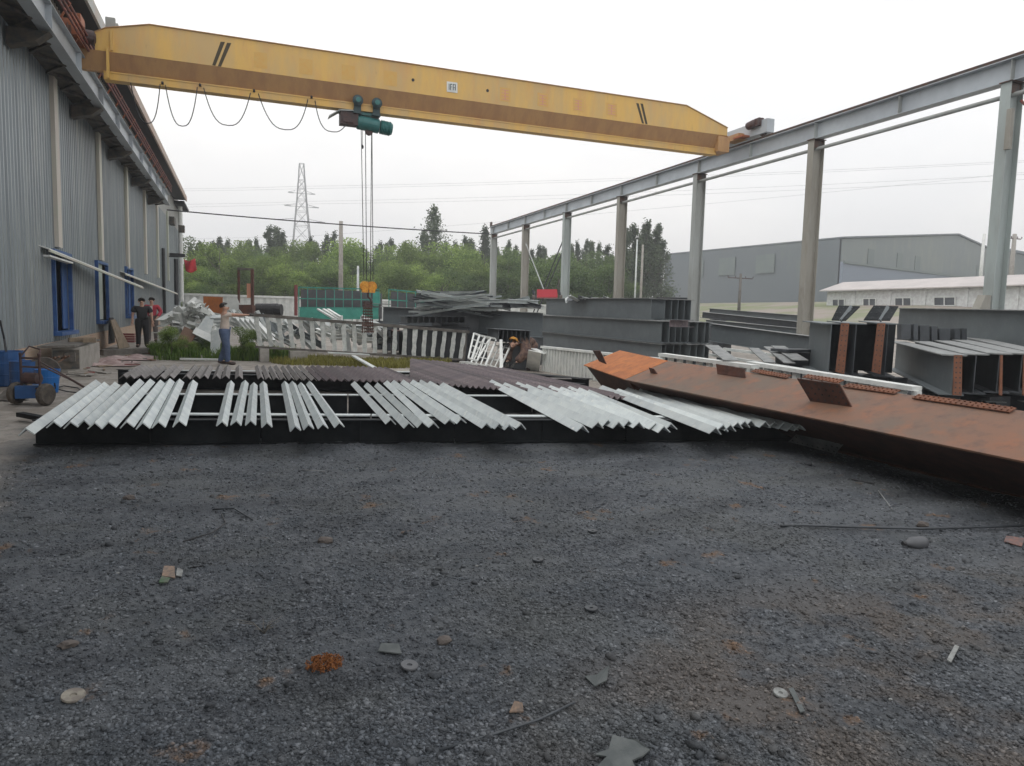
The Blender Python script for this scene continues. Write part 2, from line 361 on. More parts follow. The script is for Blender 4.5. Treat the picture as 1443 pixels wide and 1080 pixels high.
def npmesh(name, co, fc, mat, smooth=True, attr=None):
    me = bpy.data.meshes.new(name); me.vertices.add(len(co)); me.vertices.foreach_set('co', co.astype(np.float32).ravel())
    k = fc.shape[1]; me.loops.add(fc.size); me.loops.foreach_set('vertex_index', fc.astype(np.int32).ravel())
    me.polygons.add(len(fc)); me.polygons.foreach_set('loop_start', np.arange(0, fc.size, k, dtype=np.int32)); me.polygons.foreach_set('loop_total', np.full(len(fc), k, dtype=np.int32))
    me.update(calc_edges=True)
    if smooth: me.polygons.foreach_set('use_smooth', np.ones(len(fc), dtype=bool))
    if attr is not None:
        a = me.attributes.new('tone', 'FLOAT', 'POINT'); a.data.foreach_set('value', attr.astype(np.float32))
    me.materials.append(mat); return me
def groundmat(stones=False):
    m = bpy.data.materials.new('slag gravel stones' if stones else 'slag and dust ground'); m.use_nodes = True; t = m.node_tree; n = t.nodes.new; l = t.links.new
    b = t.nodes['Principled BSDF']; b.inputs['Roughness'].default_value = .8; b.inputs['Specular IOR Level'].default_value = .35
    g = n('ShaderNodeNewGeometry'); P = g.outputs['Position']; sp = n('ShaderNodeSeparateXYZ'); l(P, sp.inputs[0])
    def noise(sc, det=6, rg=.6):
        z = n('ShaderNodeTexNoise'); z.inputs['Scale'].default_value = sc; z.inputs['Detail'].default_value = det; z.inputs['Roughness'].default_value = rg; l(P, z.inputs[0]); return z.outputs[0]
    def rng(v, a, b_, c=0, d=1):
        r = n('ShaderNodeMapRange'); r.interpolation_type = 'SMOOTHSTEP'
        r.inputs[1].default_value = a; r.inputs[2].default_value = b_; r.inputs[3].default_value = c; r.inputs[4].default_value = d; l(v, r.inputs[0]); return r.outputs[0]
    def mixc(f, a, b_):
        x = n('ShaderNodeMix'); x.data_type = 'RGBA'
        if isinstance(f, float): x.inputs[0].default_value = f
        else: l(f, x.inputs[0])
        for s, i in ((a, 6), (b_, 7)):
            if isinstance(s, tuple): x.inputs[i].default_value = (*s, 1)
            else: l(s, x.inputs[i])
        return x.outputs[2]
    def math_(op, a, b_=None):
        x = n('ShaderNodeMath'); x.operation = op
        for s, i in ((a, 0), (b_, 1)):
            if s is None: continue
            if isinstance(s, (int, float)): x.inputs[i].default_value = s
            else: l(s, x.inputs[i])
        return x.outputs[0]
    dark = mixc(rng(noise(26, 5), .38, .64), (.058, .065, .075), (.145, .155, .168))
    dark = mixc(rng(noise(3.2), .42, .66), dark, (.078, .088, .10))
    dark = mixc(rng(noise(.9, 4), .46, .66, 0, .5), dark, (.10, .105, .10))
    mpv = n('ShaderNodeMapping'); mpv.inputs['Scale'].default_value = (.5, 1.5, 1); l(P, mpv.inputs[0]); zs = n('ShaderNodeTexNoise'); zs.inputs['Scale'].default_value = 1.6; zs.inputs['Detail'].default_value = 6; l(mpv.outputs[0], zs.inputs[0])
    dark = mixc(rng(zs.outputs[0], .5, .68, 0, .6), dark, (.045, .05, .058)); dark = mixc(rng(zs.outputs[0], .48, .36, 0, .5), dark, (.135, .145, .155))
    # brownish dusty zones: the near right corner, patches
    bx = math_('ADD', rng(sp.outputs['Y'], 4.3, 2.3), math_('MULTIPLY', rng(sp.outputs['X'], .2, 2.6), 1.0))
    bx = math_('MULTIPLY', rng(bx, 1.05, 1.8), rng(noise(1.6, 5), .42, .60))
    dark = mixc(math_('MULTIPLY', bx, .55), dark, (.15, .118, .092))
    dark = mixc(rng(noise(2.3, 7), .62, .70, 0, .75), dark, (.20, .115, .06))
    # pale dusty apron on the left and behind
    e = math_('ADD', sp.outputs['X'], math_('MULTIPLY', math_('SUBTRACT', sp.outputs['Y'], 9), .12))
    e = math_('ADD', e, math_('MULTIPLY', math_('SUBTRACT', noise(1.2, 5), .5), 1.4))
    lf = math_('MULTIPLY', rng(e, -1.95, -2.6), rng(math_('ADD', sp.outputs['Y'], math_('MULTIPLY', noise(1.5), 2.0)), 6.4, 8.6))
    lf2 = math_('MAXIMUM', lf, rng(math_('ADD', sp.outputs['Y'], math_('MULTIPLY', noise(.8), 2)), 10.5, 14))
    dust = mixc(rng(noise(2.0, 7), .38, .62), (.235, .21, .18), (.34, .31, .275))
    dust = mixc(rng(noise(9, 4), .5, .7, 0, .7), dust, (.15, .135, .12))
    col = mixc(lf2, dark, dust)
    # far: grass and earth
    earth = mixc(rng(noise(.15, 6), .42, .58), (.27, .225, .195), (.17, .19, .09))
    col = mixc(math_('MULTIPLY', rng(sp.outputs['Y'], 34, 60), rng(sp.outputs['X'], 16, 30)), col, earth)
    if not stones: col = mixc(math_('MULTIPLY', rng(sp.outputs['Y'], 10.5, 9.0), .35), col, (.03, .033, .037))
    if stones:
        at = n('ShaderNodeAttribute'); at.attribute_name = 'tone'
        v = n('ShaderNodeVectorMath'); v.operation = 'SCALE'; l(col, v.inputs[0]); l(rng(at.outputs['Fac'], 0, 1, .55, 1.38), v.inputs['Scale'])
        col = v.outputs[0]
    l(col, b.inputs['Base Color'])
    vo = n('ShaderNodeTexVoronoi'); vo.inputs['Scale'].default_value = 60; l(P, vo.inputs[0])
    hh = math_('ADD', math_('MULTIPLY', vo.outputs['Distance'], .5), noise(110, 3))
    bp = n('ShaderNodeBump'); bp.inputs['Strength'].default_value = .4 if stones else 1.0; bp.inputs['Distance'].default_value = .008; l(hh, bp.inputs['Height']); l(bp.outputs[0], b.inputs['Normal'])
    return m
gme = npmesh('ground', co, fc, groundmat(), True)
go = bpy.data.objects.new('ground', gme); C.objects.link(go); tag(go, kind='structure')
# loose slag stones, nobody could count them
def ico():
    bm = bmesh.new(); bmesh.ops.create_icosphere(bm, subdivisions=1, radius=1); v = np.array([q.co[:] for q in bm.verts]); f = np.array([[q.index for q in p.verts] for p in bm.faces]); bm.free(); return v, f
bv, bf = ico()
ns = 150000
rr = 1/(RNG.rand(ns)*(1/2.3-1/11.5)+1/11.5); th = R(-18)+RNG.rand(ns)*R(79)
sxp = rr*np.sin(th+0.0); syp = rr*np.cos(th)
sxp = rr*np.sin(th+R(0)); keep = (syp > 1.6) & (syp < 9.6-.19*(sxp+2.3)-.0) & ~((sxp < -2.2) & (syp > 6.8))
clump = vnoise(sxp, syp, .5, 21)+.5*vnoise(sxp, syp, .17, 22)
keep &= (clump + RNG.rand(ns)*.9 > .12)
sxp, syp, rr = sxp[keep], syp[keep], rr[keep]; ns = len(sxp)
size = .0022+.0085*RNG.rand(ns)**5 + .00062*rr
big = RNG.rand(ns) < .008; size[big] *= 2.3
ang = RNG.rand(ns)*6.283; ca, sa = np.cos(ang), np.sin(ang)
V = bv[None]*(1+.32*RNG.randn(ns, len(bv), 1)) * np.stack([size*(.8+.7*RNG.rand(ns)), size*(.7+.4*RNG.rand(ns)), size*(.45+.45*RNG.rand(ns))], 1)[:, None, :]
Vx = V[..., 0]*ca[:, None]-V[..., 1]*sa[:, None]; Vy = V[..., 0]*sa[:, None]+V[..., 1]*ca[:, None]
zz = ground_h(sxp, syp)+size*.15
V = np.stack([Vx+sxp[:, None], Vy+syp[:, None], V[..., 2]+zz[:, None]], 2)
F = (bf[None]+(np.arange(ns)*len(bv))[:, None, None]).reshape(-1, 3)
tn_ = RNG.rand(ns)**1.2; tn_[size > .011+.0007*rr] *= .35; tone = np.repeat(tn_, len(bv))
sme = npmesh('gravel', V.reshape(-1, 3), F, groundmat(True), False, tone)
so = bpy.data.objects.new('gravel', sme); C.objects.link(so); tag(so, 'loose dark slag gravel covering the near yard', 'gravel', kind='stuff')

# ------------------------------------------------------------------ workshop on the left
XW = -4.4; YE = 63.0; YS = -4.0
shop = thing('workshop', 'long grey corrugated steel workshop with overhanging eave on the left', 'building', (XW-3, 30, 0))
m = MB()
pitch = .24; prof = [(0, 0), (.06, 0), (.095, -.06), (.205, -.06)]
ys = []; y = YS
while y < YE-.001:
    for dy, dx in prof: ys.append((min(y+dy, YE), dx))
    y += pitch
wins = [(AX(71, 355, XW).y, AX(96, 355, XW).y), None]
def panel(m, z0f, z1f, keep=lambda y: True):
    for i in range(len(ys)-1):
        (ya, xa), (yb, xb) = ys[i], ys[i+1]
        if yb <= ya or not keep((ya+yb)/2): continue
        m.add([(XW+xa, ya, z0f((ya))), (XW+xb, yb, z0f(yb)), (XW+xb, yb, z1f(yb)), (XW+xa, ya, z1f(ya))], [(0, 1, 2, 3)])
zb = lambda y: .62+.008*(y)     # sheet bottom
W1 = (AX(72, 360, XW).y, AX(97, 370, XW).y, 1.02, 3.12)
W2 = (AX(135, 400, XW).y, AX(150, 400, XW).y, 1.2, 3.2)
W3 = (AX(176, 400, XW).y, AX(186, 400, XW).y, 1.3, 3.35)
WN = [W1, W2, W3]
def inw(y):
    for q in WN:
        if q[0] < y < q[1]: return q
    return None
panel(m, zb, lambda y: 7.6, lambda y: inw(y) is None)
for q in WN:
    panel(m, zb, lambda y, q=q: q[2], lambda y, q=q: inw(y) is q)
    panel(m, lambda y, q=q: q[3], lambda y: 7.6, lambda y, q=q: inw(y) is q)
m.build('wall', M['shed'], shop)
m = MB(); panel(m, lambda y: 7.6, lambda y: 10.0); m.build('upper_wall', M['shed_light'], shop)
m = MB(); m.box((XW-.16, (YS+YE)/2, .3), (.36, YE-YS, 1.0)); 
m2 = MB(); m2.hexa([(XW-.3, YS, -.3), (XW+.035, YS, -.3), (XW+.035, YE, -.1), (XW-.3, YE, -.1), (XW-.3, YS, zb(YS)), (XW+.035, YS, zb(YS)), (XW+.035, YE, zb(YE)), (XW-.3, YE, zb(YE))]); m2.build('brick_plinth', M['brick'], shop)
m = MB(); m.box((XW-3.3, YE-.1, 5), (6.4, .12, 10)); m.build('end_wall', M['shed'], shop)
m = MB(); m.box((XW-.5, (YS+YE)/2, 5.2), (.06, YE-YS-.6, 9.4)); m.build('inner_lining', M['glassdark'], shop)
EX = -3.6
m = MB()
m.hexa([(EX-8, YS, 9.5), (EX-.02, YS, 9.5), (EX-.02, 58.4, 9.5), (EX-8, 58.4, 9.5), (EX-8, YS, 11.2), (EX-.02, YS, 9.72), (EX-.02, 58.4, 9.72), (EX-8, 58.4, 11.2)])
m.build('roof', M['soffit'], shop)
YEV = 40
for a_, b_, mm in ((YS, 26, 'fascia'), (26, 58.5, 'fasciar')):
    m = MB(); m.ext((EX, a_, 9.64), (EX, b_, 9.64), [(-.02, -.2), (.05, -.2), (.05, .15), (-.02, .15)]); m.build('fascia', M[mm], shop)
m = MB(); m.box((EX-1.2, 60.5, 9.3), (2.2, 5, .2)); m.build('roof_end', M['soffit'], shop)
k = 0
for px in (77, 139, 177, 202.5, 220, 234.5):
    yy = AX(px, 270 if px < 100 else 300, XW).y
    m = MB(); m.box((XW+.05, yy, (zb(yy)+7.9)/2+1.2), (.1, .42, 7.9-zb(yy)-2.4 if px < 238 else 7)); 
    m.build('pilaster', M['pilaster'], shop)
    k += 1
for q in WN:
    m = MB(); ya, yb, za, zb_ = q
    for c, s in (((XW+.03, ya+.04, (za+zb_)/2), (.1, .08, zb_-za)), ((XW+.03, yb-.04, (za+zb_)/2), (.1, .08, zb_-za)), ((XW+.03, (ya+yb)/2, zb_-.04), (.095, yb-ya-.16, .08)), ((XW+.06, (ya+yb)/2, za-.03), (.26, yb-ya+.06, .1))): m.box(c, s)
    wf = m.build('window', M['blue'], shop)
    m = MB()
    if q is W2: m.box((XW-.04, (ya+yb)/2-.25, (za+zb_)/2), (.03, (yb-ya)*.62, zb_-za-.12)); mm = 'frost'
    else: m.box((XW-.06, (ya+yb)/2+(yb-ya)*.32, (za+zb_)/2), (.03, (yb-ya)*.30, zb_-za-.12)); mm = 'blue'
    m.build('sash', M[mm], wf)
# corner post and gutter pipe
m = MB(); m.tube([AX(253.5, 284, XW+.3), AX(256, 425, XW+.3)], .16, 10); m.build('corner_downpipe', M['whitepaint'], shop)
# floodlight and cables on the far wall
lamp = thing('wall_lamp', 'black wall lamp bracket near the far corner of the workshop', 'lamp', AX(247, 360, XW+.5))
m = MB(); p = AX(250, 360, XW+.6); m.box(p, (.9, .5, .22)); m.build('lamp_head', M['wire'], lamp)
m = MB(); m.bar(p+Vector((0, 0, -.1)), p+Vector((-1.1, 0, -.1)), .08, .08); m.build('arm', M['wire'], lamp)
m = MB(); m.tube([AX(230, 350, XW+.12), AX(231, 400, XW+.12), AX(232, 442, XW+.12)], .09, 8); m.tube([AX(248, 365, XW+.15), AX(249, 430, XW+.15)], .14, 8)
m.build('drain_pipe', M['wire'], label='thin black drain pipes down the far end of the workshop wall', cat='pipe')
m = MB(); m.box(AX(243, 312, XW+.2), (.3, 1.1, .5)); m.build('junction_box', M['shadebeam'], label='small grey box high on the workshop wall near its corner', cat='box')
m = MB(); m.box(AX(256, 323, XW+.5), (.4, .5, .5)); m.build('junction_box', M['shadebeam'], label='small box on the downpipe at the workshop corner', cat='box')
# red cloth on the corner
p = AX(267, 374, XW+1.0)
m = MB()
for i in range(6):
    for j in range(5):
        pass
n_ = 8; vs = []; fs = []
for i in range(n_+1):
    for j in range(n_+1):
        u = i/n_; v = j/n_
        vs.append(p+Vector(((u-.5)*.75+.12*v, .12*math.sin(u*7+v*3), .42-v*.85-.12*math.sin(u*4))))
for i in range(n_):
    for j in range(n_): fs.append((i*(n_+1)+j, (i+1)*(n_+1)+j, (i+1)*(n_+1)+j+1, i*(n_+1)+j+1))
m.add(vs, fs); o = m.build('flag', M['redcloth'], smooth=True, label='small red flag hanging at the workshop corner', cat='flag')
o.modifiers.new('s', 'SOLIDIFY').thickness = .01

# white awnings
def awning(a, b, wdt, label):
    a = Vector(a); b = Vector(b); t = thing('awning', label, 'awning', a)
    d, s, u = frame(a, b)
    m = MB(); m.ext(a, b, [(-wdt, .16), (0, 0), (0, .03), (-wdt, .19)]); m.build('sheet', M['whitepaint'], t)
    m = MB(); m.bar(a+Vector((0, 0, -.03)), b+Vector((0, 0, -.03)), .05, .05); m.build('edge_beam', M['pilaster'], t)
    return t
awning(AX(70, 352, -4.2), AX(201, 405, -3.3), .5, 'long white awning sloping down over the nearest blue window')
awning(AX(177, 386, -4.2), AX(250, 414, -3.6), .4, 'long white awning strip over the farther blue window')
m = MB(); a = AX(71, 362, -4.1); b = AX(103, 372, -3.9); m.ext(a, b, [(-.15, 0), (0, 0), (0, .04), (-.15, .04)]); m.build('awning_batten', M['whitepaint'], label='short white batten under the nearest awning', cat='batten')

# ------------------------------------------------------------------ left crane rail carried by the workshop
ZB = HC+5.60
lr = thing('crane_rail_beam', 'light blue grey crane rail beam fixed along the workshop wall', 'beam', (-3.7, 20, 0))
m = MB(); m.ext((-3.70, -3, ZB+.29), (-3.70, 44.8, ZB+.29), Hp(.26, .56, .02, .014)); m.build('beam', M['runway'], lr)
m = MB(); m.ext((-3.70, -3, ZB+.62), (-3.70, 44.8, ZB+.62), [(-.03, -.05), (.03, -.05), (.03, .05), (-.03, .05)]); m.build('rail', M['raildark'], lr)
for k in range(-1, 14):
    yk = 11.87+3*k
    if yk > 44: break
    m = MB(); m.box((-3.635, yk, ZB+.29), (.115, .014, .51)); m.build('stiffener', M['runway'], lr)
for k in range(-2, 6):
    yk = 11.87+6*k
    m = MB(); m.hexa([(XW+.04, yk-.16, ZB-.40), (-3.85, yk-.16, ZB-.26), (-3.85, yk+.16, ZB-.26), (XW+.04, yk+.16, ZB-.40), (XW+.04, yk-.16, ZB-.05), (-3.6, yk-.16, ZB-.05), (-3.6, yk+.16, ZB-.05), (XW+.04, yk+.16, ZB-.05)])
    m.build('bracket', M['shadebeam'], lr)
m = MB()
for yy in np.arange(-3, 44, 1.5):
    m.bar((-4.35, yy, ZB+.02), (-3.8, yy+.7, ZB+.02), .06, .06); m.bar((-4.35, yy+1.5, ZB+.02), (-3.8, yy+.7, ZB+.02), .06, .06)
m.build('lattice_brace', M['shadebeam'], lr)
m = MB(); m.box((-4.11, 20.8, ZB+.09), (.56, 47.6, .03)); m.build('shade_plate', M['shadebeam'], lr)  # dark plate added for the dark band between beam and wall
cr_ = thing('conductor_rail', 'thin red conductor rail above the left crane beam', 'rail', (-3.45, 20, 0))
m = MB()
for z_ in (.72, .86, 1.0): m.tube([(-3.52+z_*.06, -3, ZB+z_), (-3.52+z_*.06, 44.5, ZB+z_)], .028, 6)
m.build('bars', M['redrail'], cr_)
for yy in np.arange(-2, 44, 1.5):
    m = MB(); m.bar((-3.66, yy, ZB+.64), (-3.44, yy, ZB+1.04), .04, .04); m.build('insulator', M['craneorange'], cr_)

# ------------------------------------------------------------------ right runway
XR = 16.41; Y0 = 11.745
colm = ['col_green', 'col_brown', 'col_grey', 'col_brown', 'col_green', 'col_brown', 'col_grey']
desc = ['nearest grey green H column at the right edge of the photo', 'second nearest H column, olive streaked, right of the rust girder', 'third nearest H column with a brown top standing before the grey hall',
        'fourth H column of the runway, brownish, beside the tall poplars', 'fifth H column of the runway, bluish grey, by the red panel', 'sixth H column of the runway, brown and weathered, second from far end', 'farthest pale grey H column at the far end of the runway']
for k in range(-1, 7):
    yk = Y0+6*k+.125; zb_ = gz(XR, yk)
    t = thing('runway_column', desc[k] if k >= 0 else 'grey H column just out of frame on the right', 'column', (XR+.21, yk, zb_), 0, 'columns of the right crane runway')
    m = MB(); dx = .05
    m.ext((XR+.21, yk, zb_-.1), (XR+.21, yk, ZB-.02), [(b, a) for a, b in Hp(.25, .42, .016, .012)][::-1], up=(0, 1, 0)); m.build('shaft', M[colm[max(k, 0)]], t)
    m = MB(); m.box((XR+.21, yk, ZB-.012), (.5, .3, .02)); m.box((XR+.21, yk-.07, ZB-.15), (.386, .01, .22)); m.build('cap_plate', M['raildark'], t)
    m = MB(); m.box((XR+.21, yk, zb_+.02), (.62, .45, .03)); m.build('base_plate', M['raildark'], t)
    if k in (1, 3, 5):
        m = MB(); m.box((XR+.21, yk-.008, HC+.6+.4*k), (.38, .02, .04)); m.build('cleat', M['col_brown'], t)
    if k == 0:
        m = MB(); m.hexa([(XR-.55, yk-.1, HC+.06), (XR-.02, yk-.1, HC+.06), (XR-.02, yk+.1, HC+.06), (XR-.55, yk+.1, HC+.06), (XR-.2, yk-.1, HC+.75), (XR-.02, yk-.1, HC+.75), (XR-.02, yk+.1, HC+.75), (XR-.2, yk+.1, HC+.75)])
        m.box((XR+.0, yk-.16, ZB-1.1), (.1, .12, .9))
        m.build('gusset', M['col_brown'], t)
rb = thing('runway_beam', 'long grey crane runway beam carried on the right columns', 'beam', (XR+.2, 28, 0))
ya, yb = Y0-8, Y0+36+.9
m = MB(); m.ext((XR+.21, ya, ZB+.265), (XR+.21, yb, ZB+.265), Hp(.30, .52, .02, .014)); m.build('beam', M['runway'], rb)
m = MB(); m.ext((XR+.21, ya, ZB+.585), (XR+.21, yb, ZB+.585), [(-.045, -.055), (.045, -.055), (.02, -.03), (.035, .055), (-.035, .055), (-.02, -.03)]); m.build('rail', M['raildark'], rb)
for yk in list(np.arange(Y0-3, yb, 3)):
    m = MB(); m.box((XR+.14, yk+.1, ZB+.265), (.12, .014, .47)); m.build('stiffener', M['col_grey'], rb)
m = MB(); m.box((XR+.21, yb-.1, ZB+.75), (.12, .2, .3)); m.build('end_stop', M['raildark'], rb)
m = MB(); m.tube([(XR+.2, ya, ZB-.28), (XR+.2, Y0+36.1, ZB-.28)], .055, 8); m.build('tie_pipe', M['col_grey'], label='long grey tie pipe running just below the right runway beam', cat='pipe', smooth=True)
# cross braces between columns 5 and 6
br = thing('cross_brace', 'steel X bracing between the fifth and sixth runway columns', 'brace', (XR+.2, 39, 0))
m = MB(); m.bar((XR+.2, Y0+24.3, ZB-1.2), (XR+.2, Y0+29.9, .6), .05, .05); m.build('diagonal', M['darkgrey'], br)
m = MB(); m.bar((XR+.28, Y0+24.3, ZB-1.6), (XR+.28, Y0+29.6, .5), .05, .05); m.build('diagonal', M['darkgrey'], br)
m = MB(); m.bar((XR+.1, Y0+29.8, ZB-1.2), (XR+.1, Y0+24.3, .9), .05, .05); m.build('diagonal', M['col_grey'], br)
m = MB(); m.tube([(XR+.06, Y0-.2, ZB-.5), (XR+.2, Y0-.5, ZB-.9), (XR+.3, Y0-.4, ZB-1.3), (XR+.35, Y0-1.3, ZB-1.7)], .03, 6); m.build('cable', M['redrail'], label='dark red hose looped at the top of the nearest column', cat='hose')

# ------------------------------------------------------------------ overhead crane
YG = 21.2
xa, xb = AY(150, 73, YG).x, AY(1023, 191, YG).x
xp1, xp2 = AY(211, 45, YG).x, AY(967, 154, YG).x
z1 = HC+6.36; zt = z1+.80
crane = thing('overhead_crane', 'yellow single girder overhead travelling crane spanning the yard', 'crane', ((xa+xb)/2, YG+.3, ZB))
m = MB()
def sec(x, top):    # girder cross section, front web at YG
    return [(x, YG, z1), (x, YG+.62, z1), (x, YG+.62, top), (x, YG, top)]
secs = [sec(xa-.25, z1+.42), sec(xa, z1+.56), sec(xp1, zt), sec(xp2, zt), sec(xb+.05, z1+.26)]
vs = [q for s_ in secs for q in s_]; fs = [(0, 1, 2, 3), (19, 18, 17, 16)]
for i in range(4):
    for j in range(4): fs.append((i*4+j, i*4+4+j, i*4+4+(j+1) % 4, i*4+(j+1) % 4))
m.add(vs, fs); gir = m.build('girder', M['yellow'], crane)
m = MB()    # top cover plate
tops = [(s_[3], s_[2]) for s_ in secs]; vs = []; fs = []
for a, b in tops: vs += [Vector(a)+Vector((0, -.03, .003)), Vector(b)+Vector((0, .03, .003)), Vector(b)+Vector((0, .03, .02)), Vector(a)+Vector((0, -.03, .02))]
for i in range(4):
    for j in range(4): fs.append((i*4+j, i*4+4+j, i*4+4+(j+1) % 4, i*4+(j+1) % 4))
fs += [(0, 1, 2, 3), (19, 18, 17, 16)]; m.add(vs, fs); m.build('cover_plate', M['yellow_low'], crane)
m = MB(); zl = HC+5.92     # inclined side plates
m.ext((xa-.6, YG+.31, 0), (xb+.1, YG+.31, 0), [(-.31, z1-.003), (-.075, zl), (.075, zl), (.31, z1-.003)][::-1], up=(0, 0, 1)); m.build('inclined_plate', M['yellow_low'], crane)  # shade of the downward slope is in the browner yellow
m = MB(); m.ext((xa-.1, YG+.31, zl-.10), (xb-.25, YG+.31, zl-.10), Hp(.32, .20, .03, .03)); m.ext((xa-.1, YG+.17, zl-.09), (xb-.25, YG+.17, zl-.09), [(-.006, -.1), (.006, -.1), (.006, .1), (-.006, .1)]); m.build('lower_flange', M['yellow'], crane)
m = MB(); m.box((xa+.03, YG-.03, z1-.28), (.06, .08, .75)); m.box((xa+.12, YG-.03, z1+.28), (.05, .05, .5)); m.build('end_rib', M['yellow'], crane)
# motor, end carriages
m = MB(); m.lathe([(.12, 0), (.17, .03), (.17, .5), (.10, .55)], (xa-.75, YG-.2, z1+.25), 14, (1, .25, 0)); m.box((xa-.55, YG-.25, z1+.47), (.25, .2, .14)); m.build('travel_motor', M['motor'], crane)
m = MB(); m.box((-3.70, YG+.3, ZB+.93), (.30, 2.6, .34)); m.box((-3.62, YG-.5, ZB+1.15), (.24, .5, .36)); m.build('end_carriage', M['craneorange'], crane)
m = MB(); m.box((XR+.21, YG+.35, ZB+.93), (.30, 3.1, .44)); m.build('end_carriage', M['runway'], crane)
m = MB(); m.box((xb-.08, YG+.3, z1-.30), (.46, .64, .50)); m.box((XR+.02, YG+.3, ZB+.80), (.4, .7, .2)); m.build('end_saddle', M['yellow_low'], crane)
m = MB(); m.box((XR+.0, YG-.1, ZB+.74), (.5, .5, .06)); m.build('saddle_edge', M['craneorange'], crane)
m = MB(); m.lathe([(.1, 0), (.13, .03), (.13, .34), (.07, .38)], (XR-.05, YG-.35, ZB+1.05), 12, (0, -1, .1)); m.box((XR+.05, YG-.8, ZB+1.1), (.2, .25, .25)); m.build('drive_unit', M['motor'], crane)
for yy in (YG-.9, YG+1.5):
    for xx in (-3.7, XR+.21):
        m = MB(); m.lathe([(.17, -.04), (.2, -.04), (.2, -.02), (.16, -.02), (.16, .04), (.05, .05)], (xx, yy, ZB+.83), 16, (1, 0, 0)); m.build('travel_wheel', M['raildark'], crane)
def onweb(px0, py0, px1, py1, px2, py2, px3, py3, name, mm, pr=.004, parent=crane):
    q = [AY(px0, py0, YG), AY(px1, py1, YG), AY(px2, py2, YG), AY(px3, py3, YG)]
    m = MB(); b0 = [a+Vector((0, -.0005, 0)) for a in q]; b1 = [a+Vector((0, -pr, 0)) for a in q]
    m.hexa(b0+b1); return m.build(name, M[mm], parent)
M['stripe'] = mat('black stripe', (.05, .035, .012), .6)
onweb(299, 92, 303.5, 93, 317, 59.5, 311, 59, 'hazard_stripe', 'stripe'); onweb(307, 93.6, 311.5, 94.2, 326, 61, 320, 60.5, 'hazard_stripe', 'stripe')
onweb(904.5, 174, 907.5, 174.4, 900, 146, 896.5, 145.5, 'hazard_stripe', 'stripe'); onweb(909.5, 175, 912.5, 175.4, 906, 146.5, 902.5, 146, 'hazard_stripe', 'stripe')
ytop = lambda px: 44.5+(px-211)*.1449; ybot = lambda px: 73+(px-150)*.1359
for px in (367, 431, 491, 550, 712, 765, 815, 862):
    wd = 9.5 if px < 600 else 7.5; t_, b_ = ytop(px)+7, ybot(px)-6
    o = onweb(px-wd, b_-1.2, px+wd, b_+1.2, px+wd, t_+1.2, px-wd, t_-1.2, 'faded_character', 'orangepatch', .003)
    if px > 700:
        rs = random.Random(px)
        for j in range(4):
            yy = t_+3+j*(b_-t_-5)/3.2
            onweb(px-wd*.7, yy, px+wd*.7, yy+1.6, px+wd*.7, yy-.1+.6, px-wd*.7, yy-1.3, 'stroke', 'pinkpaint', .0045)
        onweb(px-1, b_-3, px+.6, b_-3, px+.6, t_+3, px-1, t_+3, 'stroke', 'pinkpaint', .006)
for px, py in ((582, 113), (687, 128)):
    p = AY(px, py, YG); m = MB(); m.lathe([(.045, 0), (.045, .02)], p+Vector((0, .01, 0)), 12, (0, -1, 0)); m.build('bolt_hole', M['glassdark'], crane)
pl = onweb(629.5, 129.5, 644.5, 131.5, 644.5, 117, 629.5, 115, 'sign_plate', 'whitepaint', .012)
for x0, x1, ya_, yb_ in ((632.2, 633.2, 118.5, 127), (634.2, 635.2, 118.6, 127.3), (635.2, 637, 118.6, 119.8), (635.6, 637, 122.4, 123.4), (638, 639, 119, 127.4), (639, 640.6, 119, 120), (641, 642, 119.2, 127.8), (639.4, 640.6, 123.4, 124.4)):
    onweb(x0, yb_, x1, yb_+.1, x1, ya_+.1, x0, ya_, 'marking', 'tealdark', .016)
# flood light on the crane
fl = thing('floodlight', 'small grey floodlight standing on the left end of the crane girder', 'lamp', AY(156, 50, YG+.3))
p = AY(156, 38, YG+.3); m = MB(); m.box(p, (.22, .14, .42)); m.box(p+Vector((.1, .05, -.05)), (.14, .14, .3)); m.build('lamp_head', M['col_grey'], fl)
m = MB(); m.tube([p+Vector((0, 0, -.2)), AY(156, 53, YG+.3)], .025, 6); m.build('bracket', M['motor'], fl)

# hoist
hp = AY(512, 172, YG+.31)
ho = thing('electric_hoist', 'teal electric rope hoist hanging under the yellow girder', 'hoist', hp)
ax = Vector((1, 0, -.10)).normalized()
m = MB(); m.lathe([(.17, 0), (.20, .02), (.20, .62), (.17, .64)], hp+Vector((-.18, 0, -.02)), 22, ax); m.build('drum_housing', M['teal'], ho, smooth=False)
m = MB()
pr_ = [(.16, 0)]
for i in range(7): pr_ += [(.205, .02+i*.045), (.185, .04+i*.045)]
pr_ += [(.15, .36), (.06, .37)]
m.lathe(pr_, hp+Vector((-.18, 0, -.02))+ax*.66, 20, ax); m.build('motor_cover', M['teal'], ho)
m = MB(); m.box(hp+Vector((-.42, 0, .02)), (.5, .34, .34)); m.box(hp+Vector((-.45, -.18, .0)), (.3, .05, .2)); m.build('gear_box', M['motor'], ho)
m = MB(); a = hp+Vector((-.25, 0, .27)); b = hp+Vector((-.95, 0, .03)); m.tube([a, a+Vector((-.35, 0, -.02)), b], .001, 4)
m = MB(); m.hexa([hp+Vector(q) for q in ((-.98, -.2, .0), (-.7, -.2, .19), (-.7, .2, .19), (-.98, .2, .0), (-.98, -.2, .03), (-.7, -.2, .22), (-.7, .2, .22), (-.98, .2, .03))]); m.hexa([hp+Vector(q) for q in ((-.7, -.2, .19), (-.2, -.2, .23), (-.2, .2, .23), (-.7, .2, .19), (-.7, -.2, .22), (-.2, -.2, .26), (-.2, .2, .26), (-.7, .2, .22))]); m.build('rain_hood', M['col_grey'], ho)
